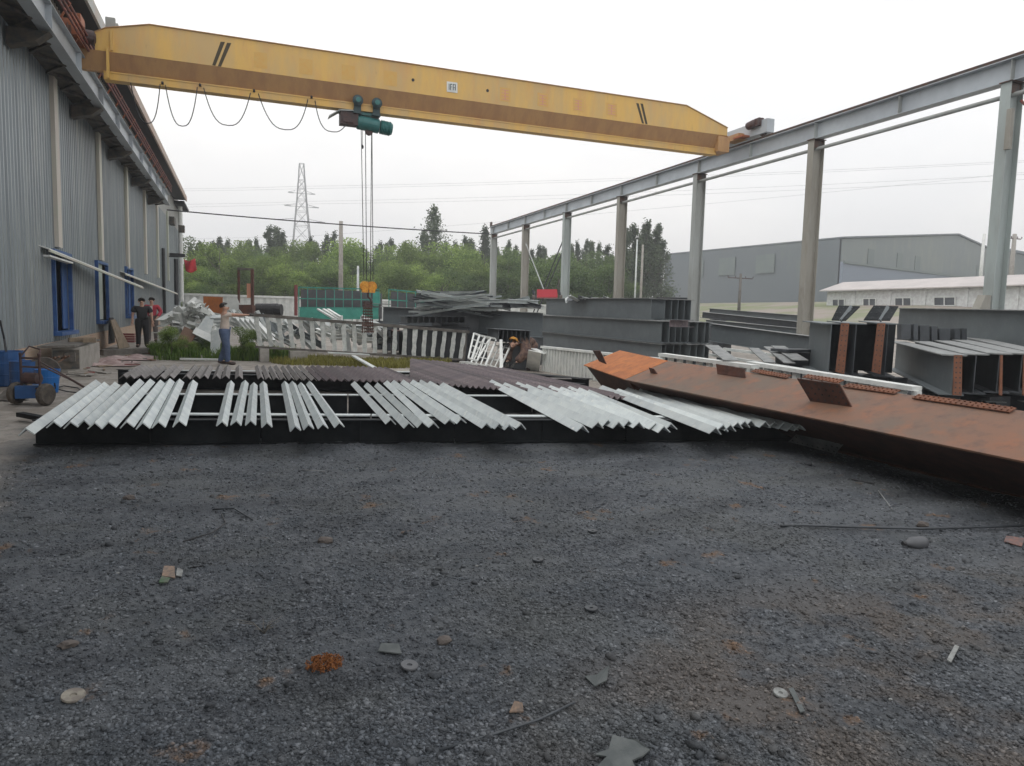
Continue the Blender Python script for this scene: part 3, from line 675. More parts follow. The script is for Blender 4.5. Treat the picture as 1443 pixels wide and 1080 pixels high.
for dx in (-.20, .34):
    c = hp+Vector((dx, -.27, .50-dx*.02))
    m = MB(); m.lathe([(.15, 0), (.15, .03), (.12, .03), (.12, .07), (.05, .09)], c, 18, (0, -1, 0)); wh = m.build('trolley_wheel', M['tealdark'], ho)
    m = MB(); m.lathe([(.07, 0), (.07, .025)], c+Vector((0, -.085, 0)), 12, (0, -1, 0)); m.build('hub', M['teal'], wh)
    m = MB(); m.box(c+Vector((0, .06, -.12)), (.2, .03, .42)); m.box(c+Vector((0, .5, -.12)), (.2, .03, .42)); m.box(c+Vector((0, .27, -.31)), (.24, .46, .05)); m.build('trolley_plate', M['tealdark'], ho)
m = MB(); m.box(hp+Vector((.05, 0, .21)), (.7, .2, .08)); m.build('hanger_beam', M['teal'], ho)
m = MB(); c = hp+Vector((.16, -.02, -.26)); m.lathe([(.07, -.05), (.11, -.04), (.11, .04), (.07, .05)], c, 16, (0, 1, 0)); m.box(c+Vector((0, 0, .08)), (.16, .13, .1)); m.build('rope_guide', M['motor'], ho)
hk = AY(519, 405, YG+.31)
m = MB()
for dx0, dx1 in ((-.06, -.13), (.06, -.05), (.24, .06), (.25, .14)):
    m.tube([hp+Vector((dx0, 0, -.2)), hk+Vector((dx1, 0, .2))], .011, 5)
m.build('rope', M['wire'], ho)
m = MB()
for s_ in (-1, 1):
    c = hk+Vector((s_*.105, 0, .02)); m.lathe([(.08, -.05), (.135, -.06), (.15, -.03), (.15, .03), (.135, .06), (.08, .05)], c, 16, (0, 1, 0)); m.box(c+Vector((0, 0, -.02)), (.17, .16, .32))
hb = m.build('hook_block', M['hookyellow'], ho)
m = MB(); hh = [hk+Vector((0, 0, -.17)), hk+Vector((0, 0, -.28)), hk+Vector((.08, 0, -.36)), hk+Vector((.07, 0, -.47)), hk+Vector((-.03, 0, -.5)), hk+Vector((-.1, 0, -.42))]
m.tube(hh, [.03, .035, .035, .035, .028, .012], 8); m.build('hook', M['motor'], hb, smooth=True)
# chain sling hanging from hook
sl = thing('chain_sling', 'rusty chain sling hanging from the orange hook block', 'sling', hk+Vector((0, 0, -1.2)))
m = MB()
for dx in (-.12, -.06, -.01, .04, .09, .14):
    for i in range(11):
        a = hk+Vector((dx*(1+i*.05)*.8-.02, (i % 2)*.02, -.46-i*.085)); m.tube([a+Vector((0, 0, .03)), a+Vector((.018, 0, 0)), a+Vector((0, 0, -.04)), a+Vector((-.018, 0, 0)), a+Vector((0, 0, .03))], .016, 5, False)
m.build('chain', M['rust_dark'], sl)
m = MB(); m.lathe([(.05, -.02), (.09, -.02), (.09, .02), (.05, .02)], hk+Vector((-.02, 0, -.5)), 14, (0, 1, 0)); m.build('ring', M['motor'], sl)
# pendant on a wire
m = MB(); a = hp+Vector((-.02, 0, -.2)); m.tube([a, a+Vector((0, 0, -.47))], .008, 5); m.lathe([(.01, -.06), (.035, -.04), (.035, .02), (.01, .05)], a+Vector((0, 0, -.5)), 10); m.build('limit_weight', M['wire'], label='small dark limit weight on a cord beneath the hoist', cat='weight')
# festoon cable
m = MB()
def loop(x0, y0, x1, y1, xm, ym, n_=16):
    a, b, c = AY(x0, y0, YG+.15), AY(x1, y1, YG+.15), AY(xm, ym, YG+.15)
    pts = []
    for i in range(n_+1):
        t = i/n_; k = 1-(2*t-1)**2; base = a.lerp(b, t); mid = a.lerp(b, .5); sg = Vector((c.x-mid.x, 0, c.z-mid.z))
        tt = .5+.5*math.copysign(abs(2*t-1)**.72, 2*t-1); base2 = a.lerp(b, tt); pts.append(base2+sg*k)
    m.tube(pts, .013, 5)
loop(184, 117, 225.5, 119, 208, 174); loop(233, 120, 278, 123, 257, 178); loop(287, 124, 353, 131, 321, 177); loop(364, 132, 434, 140, 402, 183)
loop(444, 142, 500, 150, 468, 186)
for px, py in ((229, 118), (282, 121), (358, 129), (439, 138)):
    p = AY(px, py, YG+.15); m.tube([p+Vector((0, 0, .05)), p+Vector((0, 0, -.02))], .03, 6)
m.build('festoon_cable', M['wire'], label='black power cable hanging in five loops below the crane', cat='cable', smooth=True)

# ------------------------------------------------------------------ wire across the yard, utility poles
a = AY(235, 296, 45.2); b = AY(690, 330, 47.2)
m = MB(); m.tube([a.lerp(b, i/16)+Vector((0, 0, -.10*(1-(i/8-1)**2))) for i in range(17)], .035, 6); m.build('overhead_wire', M['wire'], label='thick black wire strung from the workshop to the far runway column', cat='wire')
def pole(px, ytop_, dep, r, mm, label, arm=None, ybase=440):
    t = AD(px, ytop_, dep); z0 = gz(t.x, t.y)-.3
    e_ = thing('utility_pole', label, 'pole', (t.x, t.y, z0))
    m = MB(); m.tube([(t.x, t.y, z0), (t.x, t.y, t.z)], [r*1.2, r*.85], 10); m.build('post', M[mm], e_, smooth=True)
    if arm:
        m = MB(); m.bar((t.x-arm, t.y, t.z-.5), (t.x+arm, t.y+.1, t.z-.5), .1, .1)
        for dx in (-arm, -arm*.4, arm*.4, arm): m.tube([(t.x+dx, t.y, t.z-.45), (t.x+dx, t.y, t.z-.25)], .05, 6)
        m.build('cross_arm', M['motor'], e_)
    return e_
pole(480.5, 312, 50, .16, 'concrete', 'concrete pole standing left of the hook in front of the trees')
pole(504.5, 375, 48, .09, 'whitegrey', 'short pale post just left of the hoist ropes')
pole(898, 338, 70, .08, 'whitegrey', 'thin white pole in front of the tall dark poplars', .0)
pole(906, 345, 66, .11, 'concrete', 'pale pole beside the thin white pole before the poplars', .0)
pole(1044, 386, 80, .16, 'woodgrey', 'dark pole with a cross arm in front of the grey hall', 1.7)
pole(1387, 330, 90, .2, 'whitepaint', 'white pole left of the nearest column above the row house', .0)
pole(1430, 330, 80, .24, 'concrete', 'grey pole right of the nearest column with a cross arm', 1.2)

# ------------------------------------------------------------------ far halls and the row house
def wallquad(m, a, b, za, zb0, zb1): m.add([(a.x, a.y, za), (b.x, b.y, za), (b.x, b.y, zb1), (a.x, a.y, zb0)], [(0, 1, 2, 3)])
def solid(poly, za, tops, name, mm, parent):
    m = MB(); n_ = len(poly); m.add([(p.x, p.y, za) for p in poly]+[(p.x, p.y, z) for p, z in zip(poly, tops)], [tuple(range(n_-1, -1, -1)), tuple(range(n_, 2*n_))]+[(i, (i+1) % n_, n_+(i+1) % n_, n_+i) for i in range(n_)])
    return m.build(name, M[mm], parent)
c1 = AD(1184, 337, 110); c0 = AD(938, 360, 148); ap = AD(1347, 332, 134); ze = c1.z
gd = (ap-c1); gd.z = 0; rc = c1+gd*2; 
hall = thing('factory_hall', 'large hazy grey factory hall with a low gable behind the runway', 'building', (c1.x, c1.y, 3))
back = c0+gd*2
solid([c1, c0, Vector((back.x, back.y, 0)), Vector((rc.x, rc.y, 0))], 1.0, [ze, c0.z, c0.z, ze], 'wall', 'hazehall', hall)
m = MB(); off = (c1-c0); off.z = 0; off.normalize(); o1 = off*.3
rt = rc.copy(); rt.z = ze
m.add([c1+o1, ap+o1, rt+o1, Vector((c1.x, c1.y, 3))+o1, Vector((rc.x, rc.y, 3))+o1], [(3, 4, 2, 1, 0)]); m.build('gable_wall', M['hallgable'], hall)
apb = ap+(c0-c1); apb.z = ap.z+(c0.z-ze)
bk = back.copy(); bk.z = c0.z
m = MB(); up_ = Vector((0, 0, .25))
for q in ((c1, ap, apb, c0), (ap, rt, bk, apb)):
    q2 = [p+up_*.3+(o1*2 if i < 2 else Vector()) for i, p in enumerate(q)] if q[0] is c1 else [q[0]+up_*.3+o1*2, q[1]+up_*.3+o1*2, q[2]+up_*.3, q[3]+up_*.3]
    m.hexa(q2+[p+up_ for p in q2])
m.build('roof', M['hazehall'], hall)
m = MB(); u = gd.normalized(); o2 = off*.9
za_ = AD(1184, 370, 110).z
m.hexa([c1+o1+Vector((0, 0, -20)), rc+o1+Vector((0, 0, -20)), rc+o1*3+Vector((0, 0, -20)), c1+o1*3+Vector((0, 0, -20))]+[Vector((q.x, q.y, za_+dz)) for q, dz in ((c1+o1, .1), (rc+o1, .1), (rc+o1*3, -.2), (c1+o1*3, -.2))]); m.build('lower_wall', M['hallband'], hall)
m = MB(); m.bar(Vector((c1.x, c1.y, za_))+o1*3.2, Vector((rc.x, rc.y, za_))+o1*3.2, .3, .35); m.build('band_trim', M['skylight'], hall)
sd = (c0-c1); sd.z = 0; nrm = Vector((-sd.y, sd.x, 0)).normalized()
if nrm.dot(Vector((1, 0, 0))) > 0: nrm = -nrm
for t0 in (.30, .52, .72):
    a = c1+sd*t0+nrm*.15; b = c1+sd*(t0+.10)+nrm*.15
    zt_ = ze-1.4; m = MB(); m.hexa([Vector((a.x, a.y, zt_-3.2)), Vector((b.x, b.y, zt_-3.2)), Vector((b.x, b.y, zt_-3.2))+nrm*.05, Vector((a.x, a.y, zt_-3.2))+nrm*.05, Vector((a.x, a.y, zt_)), Vector((b.x, b.y, zt_)), Vector((b.x, b.y, zt_))+nrm*.05, Vector((a.x, a.y, zt_))+nrm*.05]); m.build('skylight_panel', M['skylight'], hall)
for t0 in (.10, .22, .30, .62, .8, .92):
    a = c1+gd*2*t0+o1*1.1; b = a+gd*.05
    zt_ = ze-.9; m = MB(); m.hexa([Vector((p.x, p.y, z)) for z in (za_+.3, zt_) for p in (a, b, b+off*.06, a+off*.06)]); m.build('skylight_panel', M['skylight'], hall)
# second hall at far right
h2 = thing('factory_hall', 'partly hidden grey hall behind the nearest column at the right edge', 'building', AD(1440, 400, 150))
a = AD(1405, 352, 150); b = AD(1500, 372, 140); m = MB()
m.add([(a.x, a.y, 3), (b.x, b.y, 3), (b.x, b.y, b.z), (a.x, a.y, a.z), (a.x+20, a.y+30, 3), (b.x+20, b.y+30, 3), (b.x+20, b.y+30, b.z), (a.x+20, a.y+30, a.z)], [(0, 1, 2, 3), (5, 4, 7, 6), (0, 3, 7, 4), (1, 5, 6, 2), (3, 2, 6, 7)]); m.build('wall', M['hallgable'], h2)
m = MB(); m.hexa([Vector((a.x-1, a.y-1, a.z)), Vector((b.x+1, b.y-1, b.z)), Vector((b.x+21, b.y+30, b.z)), Vector((a.x+19, a.y+30, a.z))]+[Vector((q.x, q.y, q.z+.5)) for q in (Vector((a.x-1, a.y-1, a.z)), Vector((b.x+1, b.y-1, b.z)), Vector((b.x+21, b.y+30, b.z)), Vector((a.x+19, a.y+30, a.z)))]); m.build('roof', M['hazehall'], h2)
# row house
hs = thing('row_house', 'low whitewashed brick row house with pinkish sheet roof and small windows', 'building', AD(1300, 440, 72))
a = AD(1166, 411, 88); d_ = AD(1443, 401.5, 66); d_.z = a.z; dr = (d_-a); dr.z = 0; far = a+dr*1.35
nb = Vector((-dr.y, dr.x, 0)).normalized(); 
if nb.y < 0: nb = -nb
z0_ = 1.2
solid([Vector((a.x, a.y, 0)), Vector((far.x, far.y, 0)), far+nb*6, a+nb*6], z0_, [a.z, a.z, a.z, a.z], 'wall', 'whitewall', hs)
m = MB(); e0 = a-dr.normalized()*.6-nb*.7; e1 = far-nb*.7; r0 = a-dr.normalized()*.6+nb*3; r1 = far+nb*3; k0 = a-dr.normalized()*.6+nb*6.7; k1 = far+nb*6.7
for p_ in (e0, e1, k0, k1): p_.z = a.z-.02
for p_ in (r0, r1): p_.z = a.z+1.15
for q in ((e0, e1, r1, r0), (r0, r1, k1, k0)): m.hexa(list(q)+[p_+Vector((0, 0, .12)) for p_ in q])
m.build('roof', M['lowroof'], hs)
pierx = [1203, 1253, 1302, 1361, 1432]
def onfront(px, py, off_=0):   # intersect view ray with the front wall plane
    d = ray(px, py); n_ = nb; t = (a-Vector((0, 0, HC))).dot(n_)/d.dot(n_); return d*t+Vector((0, 0, HC))-nb*off_
for px in pierx:
    p = onfront(px, 420); m = MB(); m.ext((p.x, p.y, z0_), (p.x, p.y, a.z-.05), [(-.28, -.12), (.28, -.12), (.28, .12), (-.28, .12)], up=nb); m.build('pier', M['whitewall'], hs)
for x0, x1, y0_, y1_ in ((1174, 1191, 422, 432), (1217, 1235, 421, 432), (1262, 1285, 420, 432), (1317, 1347, 419, 431), (1392, 1414, 418, 431)):
    q = [onfront(x0, y1_, .05), onfront(x1, y1_, .05), onfront(x1, y0_, .05), onfront(x0, y0_, .05)]
    zlo, zhi = (q[0].z+q[1].z)/2, (q[2].z+q[3].z)/2
    for p_ in q[:2]: p_.z = zlo
    for p_ in q[2:]: p_.z = zhi
    m = MB(); m.hexa(q+[p_-nb*.03 for p_ in q]); m.build('window', M['darkgrey'], hs); wn = bpy.data.objects[hs.children[-1].name]
    wn = [c for c in hs.children if c.name.startswith('window')][-1]
    m = MB()
    for i, j in ((0, 1), (1, 2), (2, 3), (3, 0)): m.bar(q[i]-nb*.06, q[j]-nb*.06, .1, .1)
    mid0, mid1 = q[0].lerp(q[1], .5), q[3].lerp(q[2], .5); m.bar(mid0-nb*.065, mid1-nb*.065, .09, .09)
    m.build('window_frame', M['whitepaint'], wn)

# back wall of the yard
m = MB()
def fence_seg(m, a, b, zt_, wv=.5):
    d = (b-a); n_ = int(d.length/.5); 
    for i in range(n_):
        p0 = a.lerp(b, i/n_); p1 = a.lerp(b, (i+.5)/n_); p2 = a.lerp(b, (i+1)/n_)
        s_ = Vector((0, -.05, 0))
        for q0, q1 in ((p0, p1+s_), (p1+s_, p2)):
            m.add([(q0.x, q0.y, .2), (q1.x, q1.y, .2), (q1.x, q1.y, zt_), (q0.x, q0.y, zt_)], [(0, 1, 2, 3)])
fw = thing('fence', 'long white corrugated panel fence across the back of the yard', 'fence', (6, 62.6, .6))
a = AY(257, 415, 62.6); b = AY(470, 424, 62.6); fence_seg(m, a, Vector((30, 62.6, 0)), 2.72); m.build('panels', M['galv_warm'], fw)
m = MB(); m.bar((a.x, 62.55, 2.76), (30, 62.55, 2.76), .12, .16)
m.build('top_rail', M['whitepaint'], fw)

# ------------------------------------------------------------------ pylon and power lines
py_ = AD(425, 231, 300); pb = Vector((py_.x, py_.y, 0)); Ht = py_.z
pyl = thing('transmission_tower', 'lattice steel electricity pylon rising behind the trees', 'pylon', pb)
m = MB(); levels = [(0, 6.0), (12, 5.0), (22, 4.2), (30, 3.5), (37, 2.9), (43, 2.35), (48, 1.9), (52.5, 1.6), (56, 1.3), (Ht, .9)]
for i in range(len(levels)-1):
    (za, ra), (zc, rb_) = levels[i], levels[i+1]
    cs = [(1, 1), (1, -1), (-1, -1), (-1, 1)]
    for j in range(4):
        a = pb+Vector((cs[j][0]*ra, cs[j][1]*ra, za)); b = pb+Vector((cs[j][0]*rb_, cs[j][1]*rb_, zc)); m.bar(a, b, .28, .28)
        k2 = (j+1) % 4; a2 = pb+Vector((cs[k2][0]*ra, cs[k2][1]*ra, za)); b2 = pb+Vector((cs[k2][0]*rb_, cs[k2][1]*rb_, zc))
        m.bar(a, b2, .15, .15); m.bar(a2, b, .15, .15); m.bar(b, b2, .16, .16)
m.build('mast', M['pylon'], pyl)
for z_, w_ in ((Ht-18, 7), (Ht-24, 9.5), (Ht-12.5, 5.5)):
    m = MB()
    for s_ in (-1, 1):
        m.bar(pb+Vector((s_*2.6, -2, z_)), pb+Vector((s_*w_, 0, z_+.4)), .2, .2); m.bar(pb+Vector((s_*2.4, 2, z_+1.6)), pb+Vector((s_*w_, 0, z_+.4)), .18, .18); m.bar(pb+Vector((s_*w_*.6, 0, z_+.3)), pb+Vector((s_*w_, 0, z_+.4)), .35, .35)
    m.bar(pb+Vector((-2.6, -2, z_)), pb+Vector((2.6, -2, z_)), .2, .2)
    m.build('cross_arm', M['pylon'], pyl)
pw = []
for i, (yl, y3, yr) in enumerate(((260, 262, 243), (283, 283, 262), (287, 287, 270), (330, 332, 246), (300, 303, 208), (262, 265, 240))):
    if i == 4: continue
    a = AD(-100, yl, 330); b = AD(425+(8 if i % 2 else -8), y3+1, 300); c = AD(1600, yr-25 if i < 3 else yr-20, 230)
    m = MB()
    for p, q in ((a, b), (b, c)):
        m.tube([p.lerp(q, t/14)+Vector((0, 0, -1.6*(1-(t/7-1)**2))) for t in range(15)], .045, 4)
    m.build('power_line', M['pylon'], label='faint %s power line crossing the sky behind the pylon' % ['highest', 'second highest', 'middle', 'lower', '', 'upper'][i], cat='power line', group='power lines of the pylon')

# ------------------------------------------------------------------ trees
def crown_mesh(name, kind, n, seed, mat_):
    rs = np.random.RandomState(seed)
    if kind == 'round':
        nb_ = 15; cen = []; 
        for i in range(nb_):
            h = rs.uniform(.22, .92); rad = (.42*np.sin(np.pi*min(max((h-.05)/1.05, 0), 1))**.7)
            a_ = rs.uniform(0, 6.28); r_ = rad*rs.uniform(.2, 1.0); cen.append((r_*np.cos(a_), r_*np.sin(a_), h, rs.uniform(.10, .19)))
        cen = np.array(cen); k = rs.randint(0, nb_, n); d = rs.randn(n, 3); d /= np.linalg.norm(d, axis=1)[:, None]
        rr_ = cen[k, 3]*rs.rand(n)**.33*rs.uniform(.8, 1.25, n); p = cen[k, :3]+d*rr_[:, None]*np.array([1.15, 1.15, .85]); up = d[:, 2]
        p[:, 2] = np.clip(p[:, 2], .05, 1.02)
    else:
        nb_ = 34; cen = []
        for i in range(nb_):
            h = .12+.82*(i/nb_)**.85; rad = .11*min(1, (1.02-h)/.55)**1.1*(1 if kind == 'poplar' else 1.5)
            a_ = rs.uniform(0, 6.28); r_ = rad*rs.uniform(.1, 1.1); cen.append((r_*np.cos(a_), r_*np.sin(a_), h, rs.uniform(.03, .06)*max(.22, 1.25-h*1.1)*(1 if kind == 'poplar' else 1.5)))
        cen = np.array(cen); k = rs.randint(0, nb_, n); d = rs.randn(n, 3); d /= np.linalg.norm(d, axis=1)[:, None]
        p = cen[k, :3]+rs.randn(n, 3)*(cen[k, 3]*.8)[:, None]*np.array([1, 1, 2.1]); up = d[:, 2]; p[:, 2] = np.minimum(p[:, 2], 1.03)
    s = rs.uniform(.5, 1.3, n)[:, None]*(.013 if kind == 'round' else .0095)
    u = rs.randn(n, 3); u /= np.linalg.norm(u, axis=1)[:, None]; v = np.cross(u, rs.randn(n, 3)); v /= np.linalg.norm(v, axis=1)[:, None]
    q = np.stack([p-u*s, p-v*s*.6, p+u*s, p+v*s*.6], 1).reshape(-1, 3); f = np.arange(4*n).reshape(n, 4)
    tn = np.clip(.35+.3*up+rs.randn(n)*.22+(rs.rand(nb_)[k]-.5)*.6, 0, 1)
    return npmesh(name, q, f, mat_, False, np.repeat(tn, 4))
def trunk_mesh(name, kind, seed):
    rs = random.Random(seed); m = MB()
    m.tube([(0, 0, -.02), (.01, 0, .3), (-.01, .01, .6), (0, 0, .93)], [.022, .016, .009, .002] if kind == 'round' else [.012, .01, .006, .001], 7)
    for i in range(9 if kind == 'round' else 14):
        h = rs.uniform(.2, .7); a_ = rs.uniform(0, 6.28); ln = rs.uniform(.15, .3) if kind == 'round' else rs.uniform(.05, .1)
        m.tube([(0, 0, h), (math.cos(a_)*ln*.5, math.sin(a_)*ln*.5, h+ln*.5), (math.cos(a_)*ln, math.sin(a_)*ln, h+ln*1.1)], [.008, .005, .001], 5)
    me = bpy.data.meshes.new(name); me.from_pydata(m.v, [], m.f); me.materials.append(M['trunk']); return me
PROTO = {}
for kd, cnt, nl in (('round', 4, 9500), ('poplar', 3, 5200), ('broadpop', 2, 5200)):
    for i in range(cnt):
        for mm in (('leaf_bright', 'leaf_mid') if kd == 'round' else ('leaf_dark',)):
            PROTO[(kd, i, mm)] = (crown_mesh('crown', kd, nl, 100+i*7+len(kd), M[mm]), trunk_mesh('trunk', kd, i))
def tree(px, ytop_, dep, kd, i, mm, wide, label, group):
    t = AD(px, ytop_, dep); z0 = gz(t.x, t.y)-.1; Hh = t.z-z0
    root = thing('poplar_tree' if kd != 'round' else 'leafy_tree', label, 'tree', (t.x, t.y, z0), random.uniform(0, 6.28), group)
    cm, tm = PROTO[(kd, i, mm)]
    for nme, me in (('trunk', tm), ('crown', cm)):
        o = bpy.data.objects.new(nme, me); C.objects.link(o); o.parent = root
    root.scale = (Hh*wide, Hh*wide, Hh)
    return root
def where(px):
    if px < 300: return 'just right of the workshop corner'
    if px < 400: return 'above the white back fence'
    if px < 470: return 'in front of the pylon'
    if px < 560: return 'behind the hoist ropes'
    if px < 690: return 'left of the far runway column'
    if px < 800: return 'behind the far runway columns'
    return 'right of the X bracing'
rt_ = random.Random(5); ct = {}
for i, px in enumerate(range(255, 885, 18)):
    x = px+rt_.uniform(-5, 5); yt = 346+rt_.uniform(-9, 9)+(6 if 290 < px < 400 else 0)+(9 if px > 700 else 0)
    k = where(x); ct[k] = ct.get(k, 0)+1
    tree(x, yt, rt_.uniform(80, 92), 'round', i % 4, 'leaf_bright' if rt_.random() < (.6 if px < 690 else .1) else 'leaf_mid', rt_.uniform(.75, 1.0), 'leafy green tree, %s of those %s' % (ordn(ct[k]), k), 'leafy trees beyond the back fence')
for i, px in enumerate(range(262, 880, 24)):
    x = px+rt_.uniform(-6, 6); yt = 372+rt_.uniform(-9, 9); k = where(x); ct[(k, 1)] = ct.get((k, 1), 0)+1
    tree(x, yt, rt_.uniform(70, 76), 'round', (i+1) % 4, 'leaf_bright' if px < 680 and rt_.random() < .75 else 'leaf_mid', rt_.uniform(.95, 1.2), 'low bushy tree, %s of those %s' % (ordn(ct[(k, 1)]), k), 'low bushy trees beyond the back fence')
pops = [(282, 345), (309, 338), (322, 342), (340, 346), (352, 342), (362, 340), (379, 322), (390, 323), (400, 330), (436, 338), (444, 345), (462, 334), (470, 330), (491, 345), (535, 345), (552, 340), (570, 345),
        (641, 345), (657, 337), (664, 340), (682, 322), (716, 343), (727, 350), (759, 350), (766, 352), (806, 348), (814, 345), (826, 342), (834, 344), (846, 347), (856, 350), (749, 356), (700, 350), (740, 352)]
pops += [(268+i*15.5+rt_.uniform(-5, 5), 348+rt_.uniform(-9, 7)) for i in range(28)]
for i, (px, yt) in enumerate(pops):
    k = where(px); ct[(k, 2)] = ct.get((k, 2), 0)+1
    tree(px, yt-(9 if i < 34 else 4), rt_.uniform(100, 114), 'poplar', i % 3, 'leaf_dark', rt_.uniform(.95, 1.35), 'slim distant poplar, %s of those %s' % (ordn(ct[(k, 2)]), k), 'distant poplars')
for i, (px, yt, wd) in enumerate(((612, 284, 1.0), (598, 318, .85), (628, 335, .9))):
    tree(px, yt, 92+i*2, 'broadpop', i % 2, 'leaf_dark', wd, ['tallest poplar with an airy crown left of the far runway column', 'narrow poplar leaning at the left side of the tallest poplar', 'smaller poplar at the right side of the tallest poplar'][i], 'airy poplars')
for i, (px, yt, wd) in enumerate(((884, 316, 1.0), (894, 309, .95), (912, 305, 1.15), (926, 310, 1.05), (934, 333, 1.1), (903, 330, 1.2))):
    tree(px, yt, 84+i*1.5, 'poplar', i % 3, 'leaf_dark', wd*1.35, '%s tall dark poplar from the left in the clump beside the grey hall' % ['first', 'second', 'fourth', 'fifth', 'last', 'third'][i], 'tall dark poplars')

# ------------------------------------------------------------------ steel members
def hbeam(p0, p1, wd, ht, mm, label, name='steel_beam', cat='beam', group=None, top=None, tf=.014, tw=.01, lean=None, end=None, stiff=0):
    p0 = Vector(p0); p1 = Vector(p1); t = thing(name, label, cat, (p0+p1)/2-Vector((0, 0, ht/2)), 0, group)
    up = lean or (0, 0, 1)
    d, a, b = frame(p0, p1, up)
    m = MB(); m.bar(p0, p1, tw, ht-2*tf, up); m.build('web', M[mm], t)
    for s_, nm in ((1, 'top_flange'), (-1, 'bottom_flange')):
        m = MB(); o_ = b*(s_*(ht/2-tf/2)); m.bar(p0+o_, p1+o_, wd, tf, up); m.build(nm, M[top if (top and s_ == 1) else mm], t)
    if end:
        m = MB(); m.bar(p0+d*.0-d*.012, p0+d*.004, wd*.9, ht*.98, up); m.build('end_plate', M[end], t)
    for i in range(stiff):
        q = p0.lerp(p1, (i+.5)/stiff)
        for s_ in (-1, 1):
            m = MB(); c = q+a*s_*(wd/4); m.bar(c-d*.005, c+d*.005, wd/2-.02, ht-2*tf-.002, up); m.build('stiffener', M[mm], t)
    return t
# front trestle: black beams on the ground
def gline(x, y, off, h): p = G(x, y, off); return p
HB = .30
cuts = [48, 368, 642, 884, 1121]
def fl(px): return G(px, 628-(px-45)*.0056)
names_ = ['leftmost', 'second from left', 'third from left', 'rightmost']
for i in range(4):
    a, b = fl(cuts[i]+1), fl(cuts[i+1]-1); o_ = Vector((0, .06, HB/2+.002))
    hbeam(a+o_, b+o_, .15, HB, 'black', 'black H beam on the gravel, %s along the front of the first row' % names_[i], 'black_beam', 'beam', 'black beams under the front row', stiff=1)
for j, (ya_, lab) in enumerate(((583, 'middle'), (555, 'rear'))):
    for i in range(3):
        xs_ = [(-.95, 1.6), (1.62, 4.3), (4.32, 7.3)][i] if j == 0 else [(-1.9, 1.6), (1.62, 4.6), (4.62, 7.6)][i]
        A_, B_ = (G(266, ya_, HB), G(780, 586, HB)) if j == 0 else (G(266, ya_, HB), G(857, 558, HB))
        dd = (B_-A_)/(B_.x-A_.x); a = A_+dd*(xs_[0]-A_.x); b = A_+dd*(xs_[1]-A_.x)
        hbeam(a-Vector((0, 0, HB/2)), b-Vector((0, 0, HB/2)), .15, HB, 'black', 'black H beam of the front row, %s line, %s piece, with a pale top edge' % (lab, ('left', 'middle', 'right')[i]), 'black_beam', 'beam', 'black beams under the front row', top='galv')
# the dark between the front rails is the black webs of the beams
def angle(f, r, group, label, mm, leg=.2, lift=0):
    if mm == 'galv': leg = .104 if f[0] < 260 else (.088 if f[0] < 500 else (.096 if f[0] < 740 else .118))
    p0 = G(f[0], f[1], HB+leg*.7071+.012+lift); p1 = G(r[0], r[1], HB+leg*.7071+.012+lift)
    roll = random.uniform(-.09, .09); d = (p1-p0).normalized(); up = Vector((roll, 0, 1))
    m = MB(); m.ext(p0, p1, Vp(leg), up=up); return m.build('angle_steel', M[mm], label=label, cat='angle steel', group=group)
g1 = [[(36, 603), (75, 593), (98.5, 593.5), (118.5, 591.5), (133.5, 595), (152.7, 594), (178.4, 593.5), (201, 595), (223, 593.5), (252, 592)], [(135, 535), (147, 538), (162, 538), (178, 539), (197, 533.6), (211.6, 533.6), (226, 535), (239.5, 533), (253, 533.6), (272, 535)]]
g2 = [[(313, 593), (333, 592), (353, 592), (376, 594.8)], [(325.6, 536), (345.6, 535.4), (357.7, 538.6), (371, 536.8)]]
g3 = [[(415.8, 599.8), (434.5, 597.7), (455, 596.5), (478, 594.8)], [(401, 536.8), (411.7, 536.8), (424, 538.6), (436, 536.8)]]
g4 = [[(551, 590), (576, 595), (594.6, 594), (612, 594.8), (634, 590), (650, 589), (686, 595.6), (703.5, 596), (718, 597.7), (735, 596.5)], [(499.8, 537), (517.5, 539), (532, 539), (545.5, 536), (555, 535.5), (568.4, 535), (582, 535), (593, 535), (606, 537), (624.5, 539)]]
g5 = [[(822, 599), (843, 594), (857, 591), (872, 594), (886, 592), (901, 594), (914, 592), (924, 596), (936, 599.8), (946, 596)], [(693, 535), (711.7, 539), (729.4, 538), (742, 541), (759.5, 543), (776, 543), (791, 545), (803, 544), (816.7, 546), (830, 549)]]
g6 = [[(1009, 602), (1019.5, 598), (1030, 598), (1040, 594.6), (1050, 593), (1059, 592), (1069, 590), (1079, 593.6), (1092, 593.6), (1104.7, 595), (1117, 597.7), (1127.6, 597.7)], [(848.8, 543), (871, 547.6), (885.4, 545.4), (896, 545.4), (908.6, 547.6), (924, 550), (937.5, 548.7), (951, 552), (964, 553), (977, 555), (990.7, 557.6), (1004, 560)]]
gn = ['far left group', 'second group', 'third group', 'fourth group', 'fifth group', 'far right group']
for gi, (ff, rr_) in enumerate((g1, g2, g3, g4, g5, g6)):
    for i, (a, b) in enumerate(zip(ff, rr_)):
        angle(a, b, 'galvanised angles on the front row', 'pale galvanised angle steel, %s from left in the %s of the front row' % (ordn(i+1), gn[gi]), 'galv', .122)
